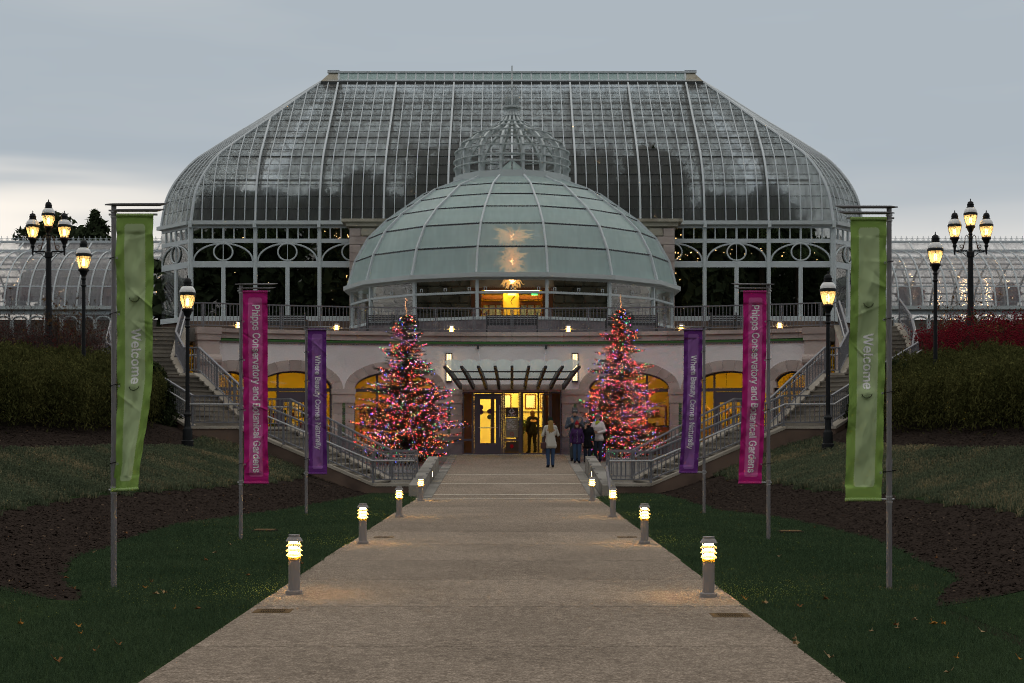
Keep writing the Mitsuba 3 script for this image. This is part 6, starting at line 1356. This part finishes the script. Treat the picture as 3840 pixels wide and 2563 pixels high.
def w1(o, P, HD, S):
    beanie(o, HD, S, 'm_green_hat'); o('hair', [m3.Manifold.batch_hull([ball(HD((0, .03, .0)), .052 * S), ball(HD((0, .045, -.08)), .05 * S, (1.1, .6, 1)), ball(HD((.0, .06, -.19)), .045 * S, (1.1, .5, 1))]), bone(HD((-.03, .055, -.1)), .028 * S, HD((-.045, .06, -.235)), .012 * S), bone(HD((.03, .055, -.1)), .028 * S, HD((.035, .065, -.25)), .012 * S)], 'm_blond')
    o('bag', [m3.Manifold.batch_hull([ball(P((.115 + a, .06, .40 + b)), .022 * S, (.8, 1, 1)) for a in (0, .085) for b in (0, .09)])], 'm_bag'); o('bag_strap', [bone(P((.10, .02, .82)), .006 * S, P((.13, .06, .50)), .006 * S)], 'm_bag')
    o('phone', [m3.Manifold.cube([.075, .010, .15], True).translate([float(v) for v in P((-.085, -.17, .845))])], 'm_pale_fur', 0)
    o('skirt_flare', [m3.Manifold.batch_hull([ball(P((s * .07, .01, .40)), .05 * S, (1, 1, .3)) for s in (-1, 1)] + [ball(P((0, 0, .60)), .08 * S, (1.1, .9, .5))])], 'm_cream')
person(1.26, 50.0, float(zr(50.0)), 1.62, PI + .15, 'woman with long blond hair in a cream coat, seen from behind, taking a photograph', [((-.16, -.03, .66), (-.105, -.15, .80), (.2, -.6, .8), (1, 0, .2)), ((.155, -.02, .65), (-.05, -.155, .80), (-.4, -.5, .7), (-1, 0, .2))], .39, 'm_cream', 'm_jean', 'm_black_cloth', True, w1)
def man(o, P, HD, S):
    o('hat', [m3.Manifold.batch_hull([ball(HD((0, .010, .034)), .062 * S), ball(HD((0, .015, .07)), .05 * S)]) - m3.Manifold.cube([1, .5, 1], True).translate([float(HD((0, 0, 0))[0]), float(HD((0, 0, 0))[1]) - .31, float(HD((0, 0, .018))[2]) - .5])] + [bone(HD((s * .035, .01, .09)), .018 * S, HD((s * .042, .01, .115)), .007 * S) for s in (-1, 1)], 'm_grey_hat')
    for s in (-1, 1): o('hat_marking', [ball(HD((s * .022, -.042, .055)), .014 * S, (1.3, .6, .8))], 'm_pale_fur', 1)
    o('hood', [ball(P((0, .035, .85)), .062 * S, (1.25, .9, .8))], 'm_slate'); o('beard', [ball(HD((0, -.034, -.05)), .020 * S, (1.1, .7, 1))], 'm_brown_hair', 1)
person(2.19, 53.3, float(zr(53.3)), 1.80, .05, 'man in a slate hooded jacket and animal hat raising both hands behind the girl', [((-.165, -.03, .66), (-.055, -.155, .745), (-.25, -.1, 1), (1, 0, .3)), ((.165, -.03, .66), (.075, -.155, .745), (.25, -.1, 1), (-1, 0, .3))], .47, 'm_slate', 'm_grey_trouser', 'm_black_cloth', False, man, .055, 0, 1.12)
def girl(o, P, HD, S):
    beanie(o, HD, S, 'm_red_hat', True); o('hair', [bone(HD((s * .045, .0, -.01)), .020 * S, HD((s * .050, -.02, -.12)), .014 * S) for s in (-1, 1)], 'm_brown_hair'); o('zip', [bone(P((0, -.088, .80)), .003 * S, P((0, -.085, .50)), .003 * S)], 'm_pale_fur', 0)
person(2.22, 52.2, float(zr(52.2)), 1.40, 0.0, 'girl in a red bobble hat, purple jacket and blue jeans, in front of the man', [((-.15, .0, .65), (-.14, -.06, .50), (0, -.2, -1), (.2, -1, 0)), ((.15, .0, .65), (.14, -.06, .50), (0, -.2, -1), (-.2, -1, 0))], .46, 'm_purple_cloth', 'm_jean', 'm_black_cloth', True, girl, .05, 0, 1.0)
def boy(o, P, HD, S): beanie(o, HD, S, 'm_grey_hat', False, .004); o('scarf', [ball(HD((0, -.02, -.05)), .045 * S, (1.1, .9, .7))], 'm_black_cloth', 2)
person(2.60, 52.6, float(zr(52.6)), 1.44, -.1, 'child in a long black coat between the girl and the woman in white', [((-.15, -.02, .67), (-.05, -.10, .80), (.2, -.1, 1), (1, 0, 0)), ((.15, .0, .65), (.14, -.05, .50), (0, -.2, -1), (-.2, -1, 0))], .33, 'm_black_cloth', 'm_navy', 'm_black_cloth', False, boy)
def w2(o, P, HD, S): beanie(o, HD, S, 'm_grey_hat', True); o('scarf', [m3.Manifold.batch_hull([ball(P((0, -.01, .845)), .05 * S, (1.1, 1, .6)), ball(P((-.02, -.055, .81)), .025 * S)])], 'm_lime', 2); o('hair', [ball(HD((0, .03, -.03)), .045 * S)], 'm_brown_hair')
person(2.98, 52.9, float(zr(52.9)), 1.64, -.35, 'woman in a white jacket, grey hat and lime scarf, rightmost of the group', [((-.155, -.01, .66), (-.06, -.13, .63), (1, -.3, .1), (0, 0, 1)), ((.155, -.01, .66), (.04, -.14, .61), (-1, -.3, .1), (0, 0, 1))], .44, 'm_white_cloth', 'm_navy', 'm_black_cloth', True, w2, .045, -.5)
def w3(o, P, HD, S): o('hair', [m3.Manifold.batch_hull([ball(HD((0, .02, .015)), .058 * S), ball(HD((0, .04, -.06)), .045 * S)])], 'm_brown_hair')
person(.80, 60.4, ZF, 1.70, PI + .5, 'woman in a short black coat walking inside behind the open glass door', [((-.15, .02, .65), (-.14, -.05, .50), (0, -.2, -1), (.2, -1, 0)), ((.15, .03, .65), (.13, -.03, .50), (0, -.2, -1), (-.2, -1, 0))], .42, 'm_black_cloth', 'm_black_cloth', 'm_black_cloth', True, w3, .04, 0, 1.0, .4, .08)
